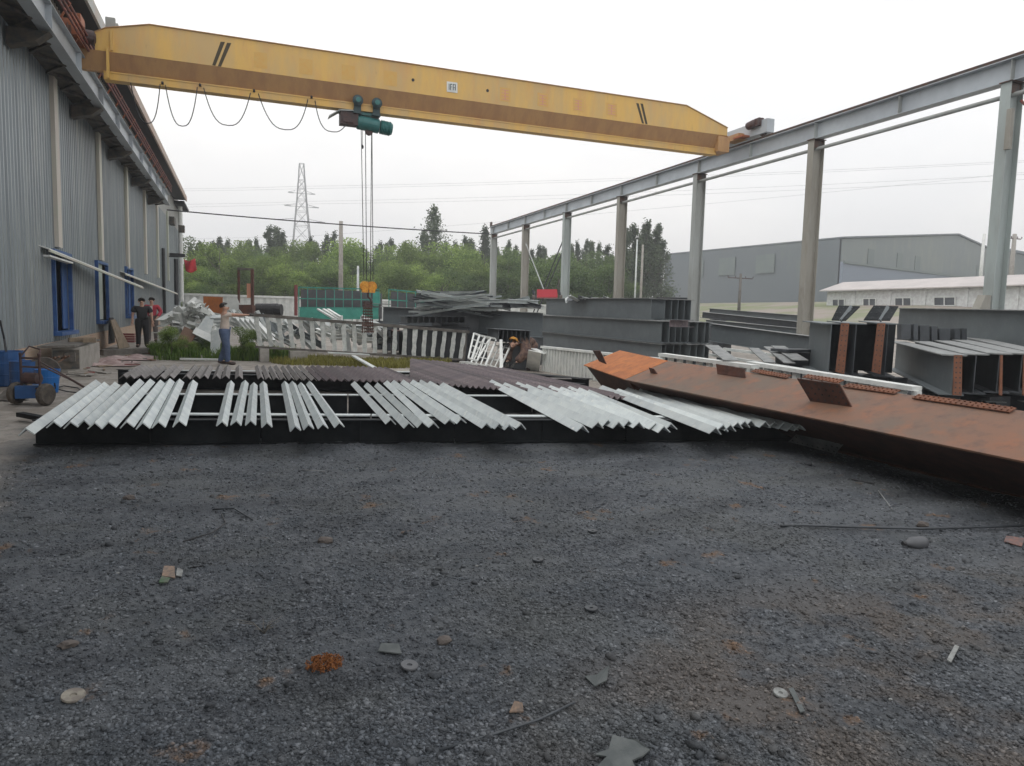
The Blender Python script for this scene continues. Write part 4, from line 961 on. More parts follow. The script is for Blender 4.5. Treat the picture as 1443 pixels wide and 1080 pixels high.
# second row
VPx, VPy = 338., 434.
def rear(fx, fy, ry): t = (fy-ry)/(fy-VPy); return (fx+(VPx-fx)*t, ry)
fr2 = [(173.5, 528), (183.4, 528.5), (198.7, 528), (212, 528), (226, 529), (239, 528.5), (263, 529), (276, 528.5), (288, 528.5), (305, 529), (318, 528.5), (336.6, 529)]
n2 = 0
for f in fr2:
    n2 += 1; angle(f, rear(f[0], f[1], 513.5+random.uniform(-1, 1)), 'dusty angles on the second row', 'dusty grey brown angle steel, %s from left on the second row' % ordn(n2), 'dusty', .098)
x_ = 368
while x_ < 596:
    n2 += 1; fy = 530.5+(x_-368)*.026; angle((x_, fy), rear(x_, fy, (514.5 if x_ < 470 else 514.5+(x_-470)*.02)+random.uniform(-1, 1)), 'dusty angles on the second row', 'dusty grey brown angle steel, %s from left on the second row' % ordn(n2), 'dusty' if x_ < 450 else 'brown', .08)
    x_ += 10.7 if x_ < 500 else 9.2
nd = 0; x_ = 600
while x_ < 905:
    nd += 1; fy = 538+(x_-600)*.075
    s_ = (fy-VPy)/(x_-VPx)       # rear line: y = 507+.106*(x-602)
    xr = (507-.106*602-VPy+s_*VPx)/(s_-.106); yr = VPy+s_*(xr-VPx)
    xr = max(xr, 580); yr = VPy+s_*(xr-VPx)
    angle((x_, fy), (xr, yr+random.uniform(-.6, .6)), 'brown angles at the right of the second row', 'purple brown angle steel, %s from left in the dense bundle before the crouching worker' % ordn(nd), 'brown', .072)
    x_ += 8.3
# beams beneath second row
a0 = G(166, 541); dr2 = (G(600, 549.5)-a0)
sh = Vector((0, .06, HB/2))
for i, (t0, t1) in enumerate(((0, .49), (.495, 1.0), (1.005, 1.5))):
    hbeam(a0+dr2*t0+sh, a0+dr2*t1+sh, .16, HB, 'black', 'black H beam at the front of the second row, %s piece' % ('left', 'middle', 'right')[i], 'black_beam', 'beam', 'black beams under the second row', top='dusty')
for j, (fx0, fy0, fx1, fy1) in enumerate(((174, 525, 640, 532), (470, 529, 760, 545), (600, 520, 820, 541), (620, 514, 830, 534))):  # extra beams added so the gaps between the angles look dark
    p_, q_ = G(fx0, fy0, HB), G(fx1, fy1, HB); hbeam(p_-Vector((0, 0, HB/2)), q_-Vector((0, 0, HB/2)), .3, HB-.01, 'black', 'wide black beam added to darken gaps under second row angles, %s from the front' % ordn(j+1), 'black_beam', 'beam', 'black beams under the second row')
a1 = G(182, 521.5, HB); d1 = G(590, 524, HB)-a1
for i, (t0, t1) in enumerate(((0, .5), (.505, 1.0), (1.005, 1.4))):
    hbeam(a1+d1*t0-Vector((0, 0, HB/2)), a1+d1*t1-Vector((0, 0, HB/2)), .16, HB, 'black', 'black H beam at the back of the second row, %s piece' % ('left', 'middle', 'right')[i], 'black_beam', 'beam', 'black beams under the second row', top='galv')

# ------------------------------------------------------------------ rust girders
def girder(y0, y1, mm, label, xo=0, sk=0, deep=0):
    t = thing('rusty_girder', label, 'girder', (7.2+xo, (y0+y1)/2, .08), 0, 'rusty girders')
    Np, Tp, Fp, Bp = (6.32, .575), (7.10, .865), (7.9, .33-deep*.15), (7.35-deep*.55, .02)
    def pt(q, y): return Vector((q[0]+xo+(y-y0)*sk, y, q[1]+.01*y))
    def plate(q0, q1, nm, mat_, th=.02, ov=0.0):
        a, b = Vector(q0), Vector(q1); d = (b-a).normalized(); a = a-d*ov; b = b+d*ov; n_ = Vector((-d.y, d.x))*th
        m = MB(); m.hexa([pt(a, y0), pt(b, y0), pt(b, y1), pt(a, y1), pt(a+n_, y0), pt(b+n_, y0), pt(b+n_, y1), pt(a+n_, y1)]); return m.build(nm, M[mat_], t)
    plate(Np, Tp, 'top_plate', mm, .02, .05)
    plate((Np[0]+.02, Np[1]-.03), Bp, 'side_plate', 'rust_dark', .018)  # darker rust carries the shade below the overhanging edge
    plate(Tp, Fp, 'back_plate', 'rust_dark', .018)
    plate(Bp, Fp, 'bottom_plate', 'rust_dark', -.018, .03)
    for yy in (y0+.12, y1-.12):
        m = MB(); q = [pt(p_, yy) for p_ in (Np, Bp, Fp, Tp)]; c = sum(q, Vector())/4; q = [c+(p_-c)*.93 for p_ in q]; m.hexa(q+[p_+Vector((0, .015, 0)) for p_ in q]); m.build('diaphragm', M['rust_dark'], t)
    return t
# rearrange: hexa expects 4+4 with second ring matching first
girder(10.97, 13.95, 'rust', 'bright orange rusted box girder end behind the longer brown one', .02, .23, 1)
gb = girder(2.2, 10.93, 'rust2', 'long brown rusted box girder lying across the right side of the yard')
def platequad(pts, th, name, mm, label=None, cat=None, holes=None, parent=None, group=None, nrm=None):
    p = [Vector(q) for q in pts]; n_ = (p[1]-p[0]).cross(p[3]-p[0]).normalized()*th
    m = MB(); m.hexa(p+[q+n_ for q in p]); 
    t = m.build(name, M[mm], parent, label=label, cat=cat, group=group)
    if holes:
        m = MB(); nx_, ny_ = holes
        for i in range(nx_):
            for j in range(ny_):
                u, v = (i+.5)/nx_, (j+.5)/ny_
                c = p[0].lerp(p[1], u).lerp(p[3].lerp(p[2], u), v); m.lathe([(.013, -.004), (.013, .003)], c+n_, 8, n_); m.lathe([(.013, -.003), (.013, .004)], c, 8, n_)
        if parent is None: 
            h_ = m.build('bolt_holes', M['glassdark'], t)
        else: m.build('bolt_holes', M['glassdark'], parent)
    return t
# gusset plates on the brown girder
onface = lambda px, py: None
def facept(px, py):   # intersection with sloped top plate plane of the brown girder
    A_ = Vector((6.32, 0, .597)); n_ = Vector((-.29, -.0078, .78)).normalized()
    d = ray(px, py); t = (A_-Vector((0, 0, HC))).dot(n_)/d.dot(n_); return d*t+Vector((0, 0, HC))
def uppl(px0, py0, px1, py1, tx0, ty0, tx1, ty1, name, mm, label, holes=None, th=.015):
    a, b = facept(px0, py0), facept(px1, py1); da = (a-Vector((0, 0, HC))).dot(CF); db = (b-Vector((0, 0, HC))).dot(CF)
    c, d = AD(tx1, ty1, db+.04), AD(tx0, ty0, da+.04)
    return platequad([a, b, c, d], th, name, mm, None, None, holes, gb)
uppl(1143, 565, 1201, 573, 1124, 533, 1184, 541, 'gusset_plate', 'rust_dark', 'x', (6, 4))
uppl(1012, 527, 1051, 533, 1010, 513, 1050, 520, 'gusset_plate', 'rust_dark', 'x')
uppl(918, 526, 927, 527, 915, 518, 922, 520, 'gusset_plate', 'rust_dark', 'x')
uppl(845, 509, 855, 513, 836, 494, 846, 494, 'gusset_plate', 'rust_dark', 'x')
# serrated bolted strips along the upper edge
for x0, x1, y0_, y1_ in ((1135, 1186, 528, 536), (1192, 1265, 541, 551), (1290, 1428, 557, 577), (1062, 1112, 520, 529)):
    a = facept(x0, y0_+4); b = facept(x1, y1_+4); d, s_, u_ = frame(a, b, (-.34, 0, .8))
    m = MB(); m.bar(a+u_*.02, b+u_*.02, .10, .012, (-.34, 0, .8)); n_ = int((b-a).length/.06)
    for i in range(n_):
        c = a.lerp(b, (i+.5)/n_)
        for sx_ in (-.028, .028): m.lathe([(.011, 0), (.011, .014)], c+s_*sx_+u_*.025, 6, u_)
    m.build('bolted_splice', M['rust_end'], gb)
# perforated plate leaning at the left foot of the brown girder
platequad([G(1112, 622, .0), G(1178, 639, .0), AD(1197, 617, 8.75), AD(1133, 601, 9.5)], .014, 'perforated_plate', 'greydust', 'grey perforated steel plate leaning at the foot of the brown girder', 'plate', (9, 4))
m = MB(); p = [G(1185, 636), G(1300, 664), G(1443, 702)]; m.tube([q+Vector((0, -.02, .012)) for q in p], .012, 6); m.build('steel_strip', M['darkgrey'], label='thin steel strip lying along the foot of the brown girder', cat='strip')

# ------------------------------------------------------------------ grey beam stack, centre right
hh = .68
def stackbeam(x, lvl, y0, y1, i, lab, mm='grey', wd=.24, z0=.13, top='greydust', dx=.9):
    za = z0+lvl*(hh+.02)+hh/2
    p0 = Vector((x, y0, za+.01*y0)); p1 = Vector((x-dx*0, y1, za+.01*y1))
    return hbeam(p0, p1, wd, hh, mm, lab, 'grey_beam', 'beam', 'stacked grey beams', top=top if lvl < 3 else None, tf=.02, tw=.012)
lv = ['bottom', 'middle', 'top']
for lvl in range(3):
    for i in range(8):
        x = 12.05+i*.26
        if lvl == 2 and i > 0:
            if i > 5: continue
            stackbeam(x+.55, 2, 20.0+.02*i, 28.5, i, 'grey I beam in the top layer, %s from the front, set back from the stack end' % ordn(i+1)); continue
        y0 = 18.9+random.uniform(-.06, .12) + (0 if lvl < 2 else .6); y1 = 29.0 if lvl < 2 else 27.8
        stackbeam(x, lvl, y0, y1, i, 'grey I beam in the %s layer of the big stack, %s from the front' % (lv[lvl], ordn(i+1)))
for i, yy in enumerate((19.6, 24, 28)):
    m = MB(); m.bar((11.8, yy, .12+.01*yy-.01), (14.3, yy, .12+.01*yy-.01), .2, .12); m.build('timber_sleeper', M['woodgrey'], label='timber sleeper under the big grey beam stack, %s from the near end' % ordn(i+1), cat='sleeper')
# small offcut lying on the stack end
m = MB(); p = AD(948, 456, 20.6); m.ext(p, p+Vector((.9, .4, 0)), Cp(.22, .2, .012)); m.build('beam_offcut', M['brown'], label='short brown channel offcut lying on the near end of the grey stack', cat='offcut')
# long low beams behind (1000-1140)
for i, (x0, y0_, x1, y1_, ht_, dep0, dep1, mm) in enumerate(((1150, 477, 1003, 458, .62, 21, 25, 'grey'), (1125, 455, 990, 441, .30, 30, 36, 'darkgrey'), (1140, 466, 995, 452, .25, 27, 32, 'grey'), (985, 421, 925, 420, .3, 40, 42, 'darkgrey'), (1140, 447, 1000, 436, .4, 34, 40, 'grey'))):
    a = AD(x0, y0_, dep0); b = AD(x1, y1_, dep1); a.z -= ht_/2-.05; b.z -= ht_/2-.05
    hbeam(a, b, .25, ht_, mm, 'long %s beam lying beyond the grey stack, %s of five towards the hall' % ('dark grey' if mm == 'darkgrey' else 'grey', ordn([1, 3, 2, 5, 4][i])), 'grey_beam', 'beam', 'beams lying beyond the grey stack', top='greydust')
    for s_ in (.15, .85):
        q = a.lerp(b, s_); zt_ = q.z-ht_/2; zg = gz(q.x, q.y)
        if zt_ > zg+.05:
            m = MB(); m.box((q.x, q.y, (zt_+zg)/2), (.35, .3, zt_-zg-.004)); m.build('support_block', M['darkgrey'], label='dark support block under the %s grey beam beyond the stack, %s end' % (ordn([1, 3, 2, 5, 4][i]), 'near' if s_ < .5 else 'far'), cat='block')

# flat plates lying on a frame (1000-1130, 485-520)
for i, (x0, y0_, x1, y1_, wd) in enumerate(((1003, 487, 1030, 508, .30), (1062, 491, 1085, 511, .22), (1083, 489, 1113, 512, .22), (1096, 488, 1128, 508, .3))):
    a = AD(x0, y0_, 16.5); b = AD(x1, y1_, 14.2); m = MB(); m.bar(a, b, wd, .02); m.build('steel_plate', M['greydust'], label='pale steel strip plate on the white frame, %s from left' % ordn(i+1), cat='plate', group='pale strip plates')
for i, (x0, y0_, x1, y1_) in enumerate(((1000, 498, 1140, 520), (1020, 490, 1110, 500))):
    a = AD(x0, y0_+2, 16.8-.0*i); b = AD(x1, y1_+3, 13.2+2*i); m = MB(); m.bar(a, b, .06, .06); m.build('flat_bar', M['whitegrey'], label='thin pale bar %s the strip plates' % ('below', 'behind')[i], cat='bar')
m = MB(); p = AD(1118, 494, 15.5); m.box(p, (.8, .5, .06)); m.box(p+Vector((0, 0, -.2)), (.6, .4, .3)); m.build('grating', M['darkgrey'], label='dark open grating beside the strip plates', cat='grating')

# ------------------------------------------------------------------ white frames
# ribbed white panel standing behind the orange girder
a = AD(764, 490, 20.6); b = AD(931, 508, 15.8); 
wp = thing('ribbed_panel', 'white ribbed steel panel standing behind the orange girder', 'panel', (a+b)/2-Vector((0, 0, .8)))
m = MB(); nn = 34; dv = (b-a)/nn; sd_ = Vector((dv.y, -dv.x, 0)).normalized()
for i in range(nn):
    p0 = a+dv*i; p1 = a+dv*(i+.6); p2 = a+dv*(i+.7); p3 = a+dv*(i+1)
    for q0, q1 in ((p0, p1), (p1, p2-sd_*-.04), (p2+sd_*.04, p3+sd_*.04), (p3+sd_*.04, p3)):
        m.add([(q0.x, q0.y, .14), (q1.x, q1.y, .14), (q1.x, q1.y, q1.z), (q0.x, q0.y, q0.z)], [(0, 1, 2, 3)])
m.build('ribbed_sheet', M['whitepaint'], wp)
m = MB(); m.bar(a-sd_*.0+Vector((0, 0, .02)), b+Vector((0, 0, .02)), .12, .06); m.build('top_rail', M['whitepaint'], wp)
# two white ladder frames beyond the brown girder
def ladder(a, b, n_, ht_, name, label, mm='whitepaint', th=.07):
    t = thing(name, label, 'frame', (a+b)/2-Vector((0, 0, ht_))); m = MB(); m.bar(a, b, .22, th); m.build('top_rail', M[mm], t)
    m = MB(); m.bar(a-Vector((0, 0, ht_)), b-Vector((0, 0, ht_)), .1, th); m.build('bottom_rail', M[mm], t)
    for i in range(n_+1):
        p = a.lerp(b, i/n_); m = MB(); m.box(p-Vector((0, 0, ht_/2)), (.10, .10, ht_-th-.004)); m.build('post', M[mm], t)
    return t
ladder(AD(933, 500, 16.2), AD(1064, 517, 13.6), 9, .32, 'ladder_frame', 'white slotted frame behind the brown girder, left one')
ladder(AD(1058, 512, 14.2), AD(1292, 548, 10.8), 15, .36, 'ladder_frame', 'white slotted frame behind the brown girder, right one')

# ------------------------------------------------------------------ right hand stack
def rb_(x0, y0_, x1, y1_, d0, d1, wd, ht_, mm, lab, end=None, lean=None, top='greydust', name='grey_beam'):
    """top edge pixels near end and far end with depths"""
    a = AD(x0, y0_, d0); b = AD(x1, y1_, d1); a.z -= ht_/2; b.z -= ht_/2
    return hbeam(a, b, wd, ht_, mm, lab, name, 'beam', 'beams of the right hand stack', top=top, tf=.02, tw=.014, lean=lean, end=end)
# big beam behind
rb_(1500, 438, 1268, 434, 13.0, 19.5, .3, .85, 'grey', 'large smooth grey girder at eye height along the right edge')
for i, px in enumerate((1300, 1420)):
    p = AD(px, 470, 14.8 if i else 17.0); zg = gz(p.x, p.y); zt_ = AD(px, 436, 14.8 if i else 17.0).z-.87
    m = MB(); m.box((p.x+.1, p.y, (zg+zt_)/2), (.5, .5, zt_-zg)); m.build('support_block', M['darkgrey'], label='block under the large smooth girder, %s end' % ('near' if i else 'far'), cat='block')
# short deep beams with orange ends
for i, (x0, d0) in enumerate(((1172, 13.4), (1207, 13.2), (1252, 13.0))):
    t = rb_(x0, 456, x0-30, 452.5, d0, d0+2.2, .34, .98, 'grey' if i == 0 else 'darkgrey', 'deep grey beam stub with an orange bolted edge, %s from left' % ordn(i+1), top='grey')
for i, (x0, x1, xt) in enumerate(((1177, 1189, 1196), (1228, 1240, 1247))):
    a = AD(x0, 524, 12.9); b = AD(x1, 528, 12.9); c = AD(xt, 456, 12.95); d = AD(xt-11, 456, 12.95)
    o = platequad([a, b, c, d], .02, 'end_flange_plate', 'rust_end', 'orange rusted drilled plate on the %s deep beam stub' % ('first', 'second')[i], 'plate', (2, 10))
for i, (x0, x1) in enumerate(((1162, 1214), (1206, 1262))):  # black plates added as the dark interior between the stubs
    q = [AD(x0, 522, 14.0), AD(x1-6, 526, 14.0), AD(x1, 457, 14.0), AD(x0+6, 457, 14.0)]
    platequad(q, .02, 'recess_shade_plate', 'black', 'black plate added as shade in the recess behind the %s orange drilled plate' % ('first', 'second')[i], 'plate')
for i, (x0, x1) in enumerate(((1172, 1200), (1217, 1262))):
    a = AD(x0, 452, 13.4); b = AD(x1-8, 452.5, 13.2); c = AD(x1+(12 if i == 0 else 4), 433, 13.8); d = AD(x0+(10 if i == 0 else 14), 432, 13.8)
    platequad([a, b, c, d], .02, 'gusset_fin', 'black', 'black slanted fin on top of the %s deep beam stub' % ('first', 'second')[i], 'fin', (5, 3))
    m = MB(); e0 = a.lerp(b, .6); e1 = d.lerp(c, .55); m.bar(e0-CF*.03, e1-CF*.03, .06, .03, CF); m.build('fin_rib', M['grey'], label='pale rib across the %s slanted fin' % ('first', 'second')[i], cat='rib')
# lower right stack
spec = [(1345, 500, 1264, 481, 10.8, 16.0), (1376, 499, 1290, 479, 10.9, 16.0), (1409, 498, 1320, 478, 11.0, 16.0), (1441, 498, 1345, 477, 11.1, 16.0), (1474, 498, 1372, 476, 11.2, 16.0)]
for i, (x0, y0_, x1, y1_, d0, d1) in enumerate(spec):
    rb_(x0, y0_, x1, y1_, d0, d1, .34, .62, 'grey' if i == 0 else 'darkgrey', 'grey beam of the lower right stack, %s from left' % ordn(i+1), top='greydust')
for i, (x0, x1) in enumerate(((1342, 1354), (1407, 1411), (1440, 1443))):
    a = AD(x0, 557, 10.6); b = AD(x1, 558, 10.6); c = AD(x1+1, 501, 10.65); d = AD(x0+2, 501, 10.65)
    platequad([a, b, c, d], .02, 'end_flange_plate', 'rust_end', 'orange drilled plate at the end of the lower right stack, %s from left' % ordn(i+1), 'plate', (2, 8) if i == 0 else None)
# upright pieces standing between
for i, (x0, w_, y0_, y1_) in enumerate(((1264, 13, 458, 479), (1281, 6, 458, 480), (1290, 13, 460, 485), (1306, 8, 461, 485), (1317, 15, 464, 492), (1338, 8, 464, 490), (1348, 7, 464, 490))):
    a = AD(x0, y1_, 15.5); b = AD(x0+w_, y1_, 15.5); c = AD(x0+w_, y0_, 15.5); d = AD(x0, y0_, 15.5)
    t = platequad([a, b, c, d], .18, 'short_channel', 'darkgrey', 'short dark channel piece under the large girder, %s from left' % ordn(i+1), 'channel', group='short channel pieces')
    m = MB(); m.bar(b, c, .03, .2, CR); m.build('edge_flange', M['greydust'], t)
# supports below the right stack
for i, (px, py, dep, h_) in enumerate(((1180, 540, 13.6, .5), (1240, 545, 13.4, .5), (1310, 570, 12, .5), (1380, 575, 12, .5), (1440, 570, 12, .5))):
    p = AD(px, py, dep); zg = gz(p.x, p.y); zt_ = AD(px, 530 if px < 1260 else 556, dep).z-.02
    m = MB(); m.box((p.x+.2, p.y+.9, (zg+zt_)/2), (.5, 2.2, zt_-zg)); m.build('support_block', M['darkgrey'], label='dark packing block below the right stack, %s from left' % ordn(i+1), cat='block')
for i in range(4):
    rb_(1300+i*52, 566, 1240+i*40, 545, 11.5+i*.1, 14.5, .3, .35, 'darkgrey', 'dark low beam under the right stack, %s from left' % ordn(i+1))

# ------------------------------------------------------------------ middle: grey girders, purlin pile
def mid(x0, y0_, x1, y1_, d0, d1, wd, ht_, mm, lab, top='greydust'):
    a = AD(x0, y0_, d0); b = AD(x1, y1_, d1); a.z -= ht_/2; b.z -= ht_/2
    for k_, f_ in (('near', .12), ('far', .88)):
        q = a.lerp(b, f_); zg = gz(q.x, q.y); zt_ = q.z-ht_/2
        mm_ = MB(); mm_.box((q.x, q.y, (zg+zt_)/2), (.5, .5, zt_-zg-.004)); mm_.build('support_block', M['darkgrey'], label='packing block under the %s, %s end' % (lab.split(' below')[0].split(' right')[0].split(' left')[0], k_), cat='block')
    return hbeam(a, b, wd, ht_, mm, lab, 'grey_beam', 'beam', 'beams in the middle of the yard', top=top, tf=.02, end=None)
mid(540, 432, 650, 438, 28, 25.5, .3, .66, 'grey', 'plain grey girder right of the hook block')
mid(536, 428, 534, 428.5, 28.2, 29, .9, .7, 'darkgrey', 'small dark girder end left of the plain grey girder')
mid(662, 436, 765, 441, 24, 22.5, .3, .78, 'grey', 'bluish grey girder below the purlin pile')
platequad([AD(646, 466, 24), AD(662, 467, 24), AD(662, 434, 24), AD(646, 433, 24)], .02, 'rusty_end_plate', 'rust2', 'reddish brown end plate below the purlin pile', 'plate')
for i in range(11):
    x = 572+i*8.3; a = AD(x, 451, 22.6); b = AD(x+5, 437+i*.25, 22.9)
    m = MB(); m.ext(a, a+Vector((.1, 1.2, 0)), Hp(.16, .22, .012, .01)); m.build('short_beam', M['darkgrey'], label='short dark beam end above the ladder frame, %s from left' % ordn(i+1), cat='beam', group='short dark beam ends')
for i in range(8):
    x = 703+i*6.2; a = AD(x, 473+i*.3, 20.3)
    m = MB(); m.ext(a, a+Vector((.1, 1.3, 0)), Hp(.13, .36, .012, .01)); m.build('short_beam', M['darkgrey'], label='short dark beam end behind the crouching worker, %s from left' % ordn(i+1), cat='beam', group='dark beam ends by the worker')
for (xa_, ya__, xb_, yb__, dd, zz_, lab) in ((574, 452, 660, 455, 23.3, 0, 'below the purlin pile'), (705, 474, 748, 477, 21.0, .05, 'behind the crouching worker')):
    a = AD(xa_, ya__, dd); b = AD(xb_, yb__, dd); h_ = (a.z-.12-zz_)-gz(a.x, a.y); m = MB(); c0_ = Vector((0, 0, -.12-zz_-h_/2)); m.bar(a+c0_, b+c0_, .8, h_-.06); m.build('packing_stack', M['darkgrey'], label='dark packing stack carrying the short beam ends %s' % lab, cat='stack')
rp_ = random.Random(3)
for i in range(56):
    ly = i/56; x = 642+rp_.uniform(-16, 16); y = 439-ly*24-(4 if abs(x-640) < 10 else 0)*ly; ln = rp_.uniform(2.0, 3.0)*(1.1-.35*ly); a_ = rp_.uniform(-.6, .6); tilt = rp_.uniform(-.19, .19)
    c = AD(x, y, 23.2+rp_.uniform(-.5, .9)); v = (CR*math.cos(a_)+Vector((CF.x, CF.y, 0))*math.sin(a_)); v.z = tilt; v.normalize()
    m = MB(); m.ext(c-v*ln/2, c+v*ln/2, Cp(.05, .055, .006), up=(rp_.uniform(-.4, .4), 0, 1)); m.build('purlin', M[rp_.choice(('whitegrey', 'darkgrey', 'galv', 'col_green', 'whitegrey', 'grey'))], label='thin loose purlin in the messy pile, %s counting up from the bottom' % ordn(i+1), cat='purlin', group='loose purlins in the pile')
for i in range(16):
    x = 715+rp_.uniform(-26, 30); y = 431-rp_.uniform(0, 8); ln = rp_.uniform(.8, 1.6); a_ = rp_.uniform(-.9, .9)
    c = AD(x, y+2, 23.5+rp_.uniform(-.5, .9)); v = (CR*math.cos(a_)+Vector((CF.x, CF.y, 0))*math.sin(a_)); v.z = rp_.uniform(-.3, .3); v.normalize()
    m = MB(); m.ext(c-v*ln/2, c+v*ln/2, Cp(.09, .12, .008), up=(rp_.uniform(-.6, .6), 0, 1)); m.build('offcut', M[rp_.choice(('whitegrey', 'galv', 'darkgrey', 'grey'))], label='small steel offcut heaped right of the purlin pile, piece %s from the left side' % ordn(i+1), cat='offcut', group='offcuts right of the purlin pile')
m = MB(); p = AD(648, 447, 24.2); zg = gz(p.x, p.y); m.box((p.x, p.y, (p.z+.42+zg)/2), (1.6, 1.2, p.z+.42-zg)); m.build('steel_crate', M['darkgrey'], label='dark steel crate carrying the purlin pile', cat='crate')
# offcut heap on the beams behind (x 800-860, y 415-425)
for i in range(12):
    x = 800+i*5.2+rp_.uniform(-3, 3); c = AD(x, 423-rp_.uniform(0, 4), 27+rp_.uniform(-.5, .5)); ln = rp_.uniform(.3, .7); v = Vector((rp_.uniform(-1, 1), rp_.uniform(-1, 1), rp_.uniform(-.3, .6))).normalized()
    m = MB(); m.bar(c-v*ln/2, c+v*ln/2, rp_.uniform(.15, .4), .015, (rp_.uniform(-1, 1), .3, 1)); m.build('plate_scrap', M[rp_.choice(('whitegrey', 'concrete', 'darkgrey'))], label='bent plate scrap on top of the big grey stack, %s from left' % ordn(i+1), cat='scrap', group='plate scraps on the grey stack')
# red panel and trestle behind
rd = thing('red_cart', 'small red panelled cart in front of the fifth runway column', 'cart', AD(772, 420, 34))
q = [AD(757, 419, 34), AD(786, 419, 34), AD(785, 408, 34), AD(757, 408, 34)]; n_ = CF*.5
m = MB(); m.hexa(q+[p_+n_ for p_ in q]); m.build('panel', M['redbox'], rd)
for x in (753, 789):
    m = MB(); m.tube([AD(x-2, 409, 34), AD(x+2, 422, 34)], .07, 8); m.build('bar', M['darkgrey'], rd)
m = MB(); m.lathe([(.12, -.06), (.24, -.07), (.24, .07), (.12, .06)], AD(752, 423, 33.8), 14, CR); m.lathe([(.12, -.06), (.24, -.07), (.24, .07), (.12, .06)], AD(790, 423, 33.8), 14, CR); m.build('wheel', M['tyre'], rd)

# green mesh cages
gc = thing('mesh_enclosure', 'green steel mesh enclosure standing in front of the trees', 'enclosure', AD(500, 447, 40))
m = MB(); mo = MB(); mi = MB()
for (x0, y0_, x1, y1_, dd) in ((421, 405, 534, 408, 40), (548, 408, 598, 413, 39)):
    n_ = 9 if x0 < 500 else 4
    for i in range(n_+1):
        t_ = i/n_; px = x0+(x1-x0)*t_; pt_ = y0_+(y1_-y0_)*t_; m.bar(AD(px, 452, dd), AD(px, pt_, dd), .04, .04, CF)
    for f_ in (0, .38, .68, 1.0):
        a = AD(x0, y0_+(447-y0_)*f_, dd); b = AD(x1, y1_+(447-y1_)*f_, dd); m.bar(a, b, .06, .06)
    q = [AD(x0+1, y0_+(447-y0_)*.70, dd-.02), AD(x1-1, y1_+(447-y1_)*.70, dd-.02), AD(x1-1, 450, dd-.02), AD(x0+1, 450, dd-.02)]
    mo.hexa(q+[p_+CF*.03 for p_ in q])
    q = [AD(x0+3, y0_+3, dd+.6), AD(x1-1, y1_+3, dd+.6), AD(x1-1, 447, dd+.6), AD(x0+3, 447, dd+.6)]; mi.hexa(q+[p_+CF*1.2 for p_ in q])
m.build('mesh_frame', M['green_net'], gc); mo.build('lower_panel', M['green_net'], gc); mi.build('stored_bundle', M['netdark'], gc)
platequad([AD(528, 432, 38.5), AD(536, 432, 38.5), AD(536, 413, 38.5), AD(528, 413, 38.5)], .5, 'green_locker', 'green_net', 'upright green locker right behind the hook', 'locker')
m = MB(); m.tube([AD(417, 445, 39), AD(417, 402, 39)], .09, 8); m.build('gate_post', M['crate'], label='dark red post at the left end of the green enclosure', cat='post')
# goal shaped steel frame (335-357)
gf = thing('portal_frame', 'thin dark steel portal frame standing before the back fence', 'frame', AD(346, 445, 30))
m = MB(); m.bar(AD(336.5, 446, 30), AD(336.5, 380, 30), .08, .08, CF); m.bar(AD(356, 446, 30), AD(355.5, 380, 30), .11, .11, CF); m.build('upright', M['rust_dark'], gf)
m = MB(); m.bar(AD(335, 379, 30), AD(357, 380, 30), .1, .1); m.build('lintel', M['woodgrey'], gf)
m = MB(); m.box(AD(351, 410, 30.1), (.18, .05, .6)); m.build('red_tag', M['pinkpaint'], label='pink rag hanging on the portal frame', cat='rag')
platequad([AD(287, 443, 27), AD(314, 444, 27), AD(314, 419, 27), AD(287, 418, 27)], .03, 'rusty_sheet', 'rust', 'square orange rusted sheet standing behind the scrap pile', 'sheet')
platequad([AD(318, 441, 26), AD(345, 443, 26), AD(334, 420, 26), AD(322, 420, 26)], .03, 'white_board', 'whitepaint', 'white board leaning behind the man in the cream shirt', 'board')
platequad([AD(341, 443, 25.7), AD(360, 443, 25.7), AD(360, 431, 25.7), AD(341, 431, 25.7)], .3, 'brown_box', 'rust_dark', 'dark brown steel box beneath the portal frame', 'box')
for i in range(6):
    m = MB(); m.lathe([(.1, -.12), (.22, -.12), (.22, .12), (.1, .12)], AD(366+i*5.3, 436+(i % 2), 27), 12, CR); m.build('rubber_roller', M['wire'], label='black roller in the row above the ladder frame, %s from left' % ordn(i+1), cat='roller', group='black rollers')

# ------------------------------------------------------------------ crusted ladder frame (grey wooden) in the middle
la, lb = AD(352, 443.5, 20.9), AD(661, 468, 22.9); ba, bb = AD(360, 489, 20.9), AD(655, 507.5, 22.9)
lf_ = thing('slatted_frame', 'long grey slatted frame carried by the man in the cream shirt', 'frame', (ba+bb)/2)
m = MB(); m.bar(la, lb, .1, .09); m.build('top_rail', M['woodgrey'], lf_)
m = MB(); m.bar(ba, bb, .1, .06); m.build('bottom_rail', M['woodgrey'], lf_)
rs_ = random.Random(9); n_ = 21
for i in range(n_):
    t_ = (i+.5)/n_; p, q = ba.lerp(bb, t_), la.lerp(lb, t_); m = MB(); pts = []
    d, s_, u_ = frame(p, q, CF); w0 = .062
    k = 7; prev = None; vs = []; fs = []
    for j in range(k+1):
        c = p.lerp(q, .04+.92*j/k); wl = w0*(1+rs_.uniform(-.2, .25)); wr = w0*(1+rs_.uniform(-.2, .25))
        vs += [c-s_*wl-CF*.02, c+s_*wr-CF*.02, c+s_*wr+CF*.02, c-s_*wl+CF*.02]
    for j in range(k):
        for l_ in range(4): fs.append((j*4+l_, j*4+(l_+1) % 4, j*4+4+(l_+1) % 4, j*4+4+l_))
    fs += [(3, 2, 1, 0), tuple(4*k+j for j in range(4))]; m.add(vs, fs); m.build('slat', M['plaster'], lf_)
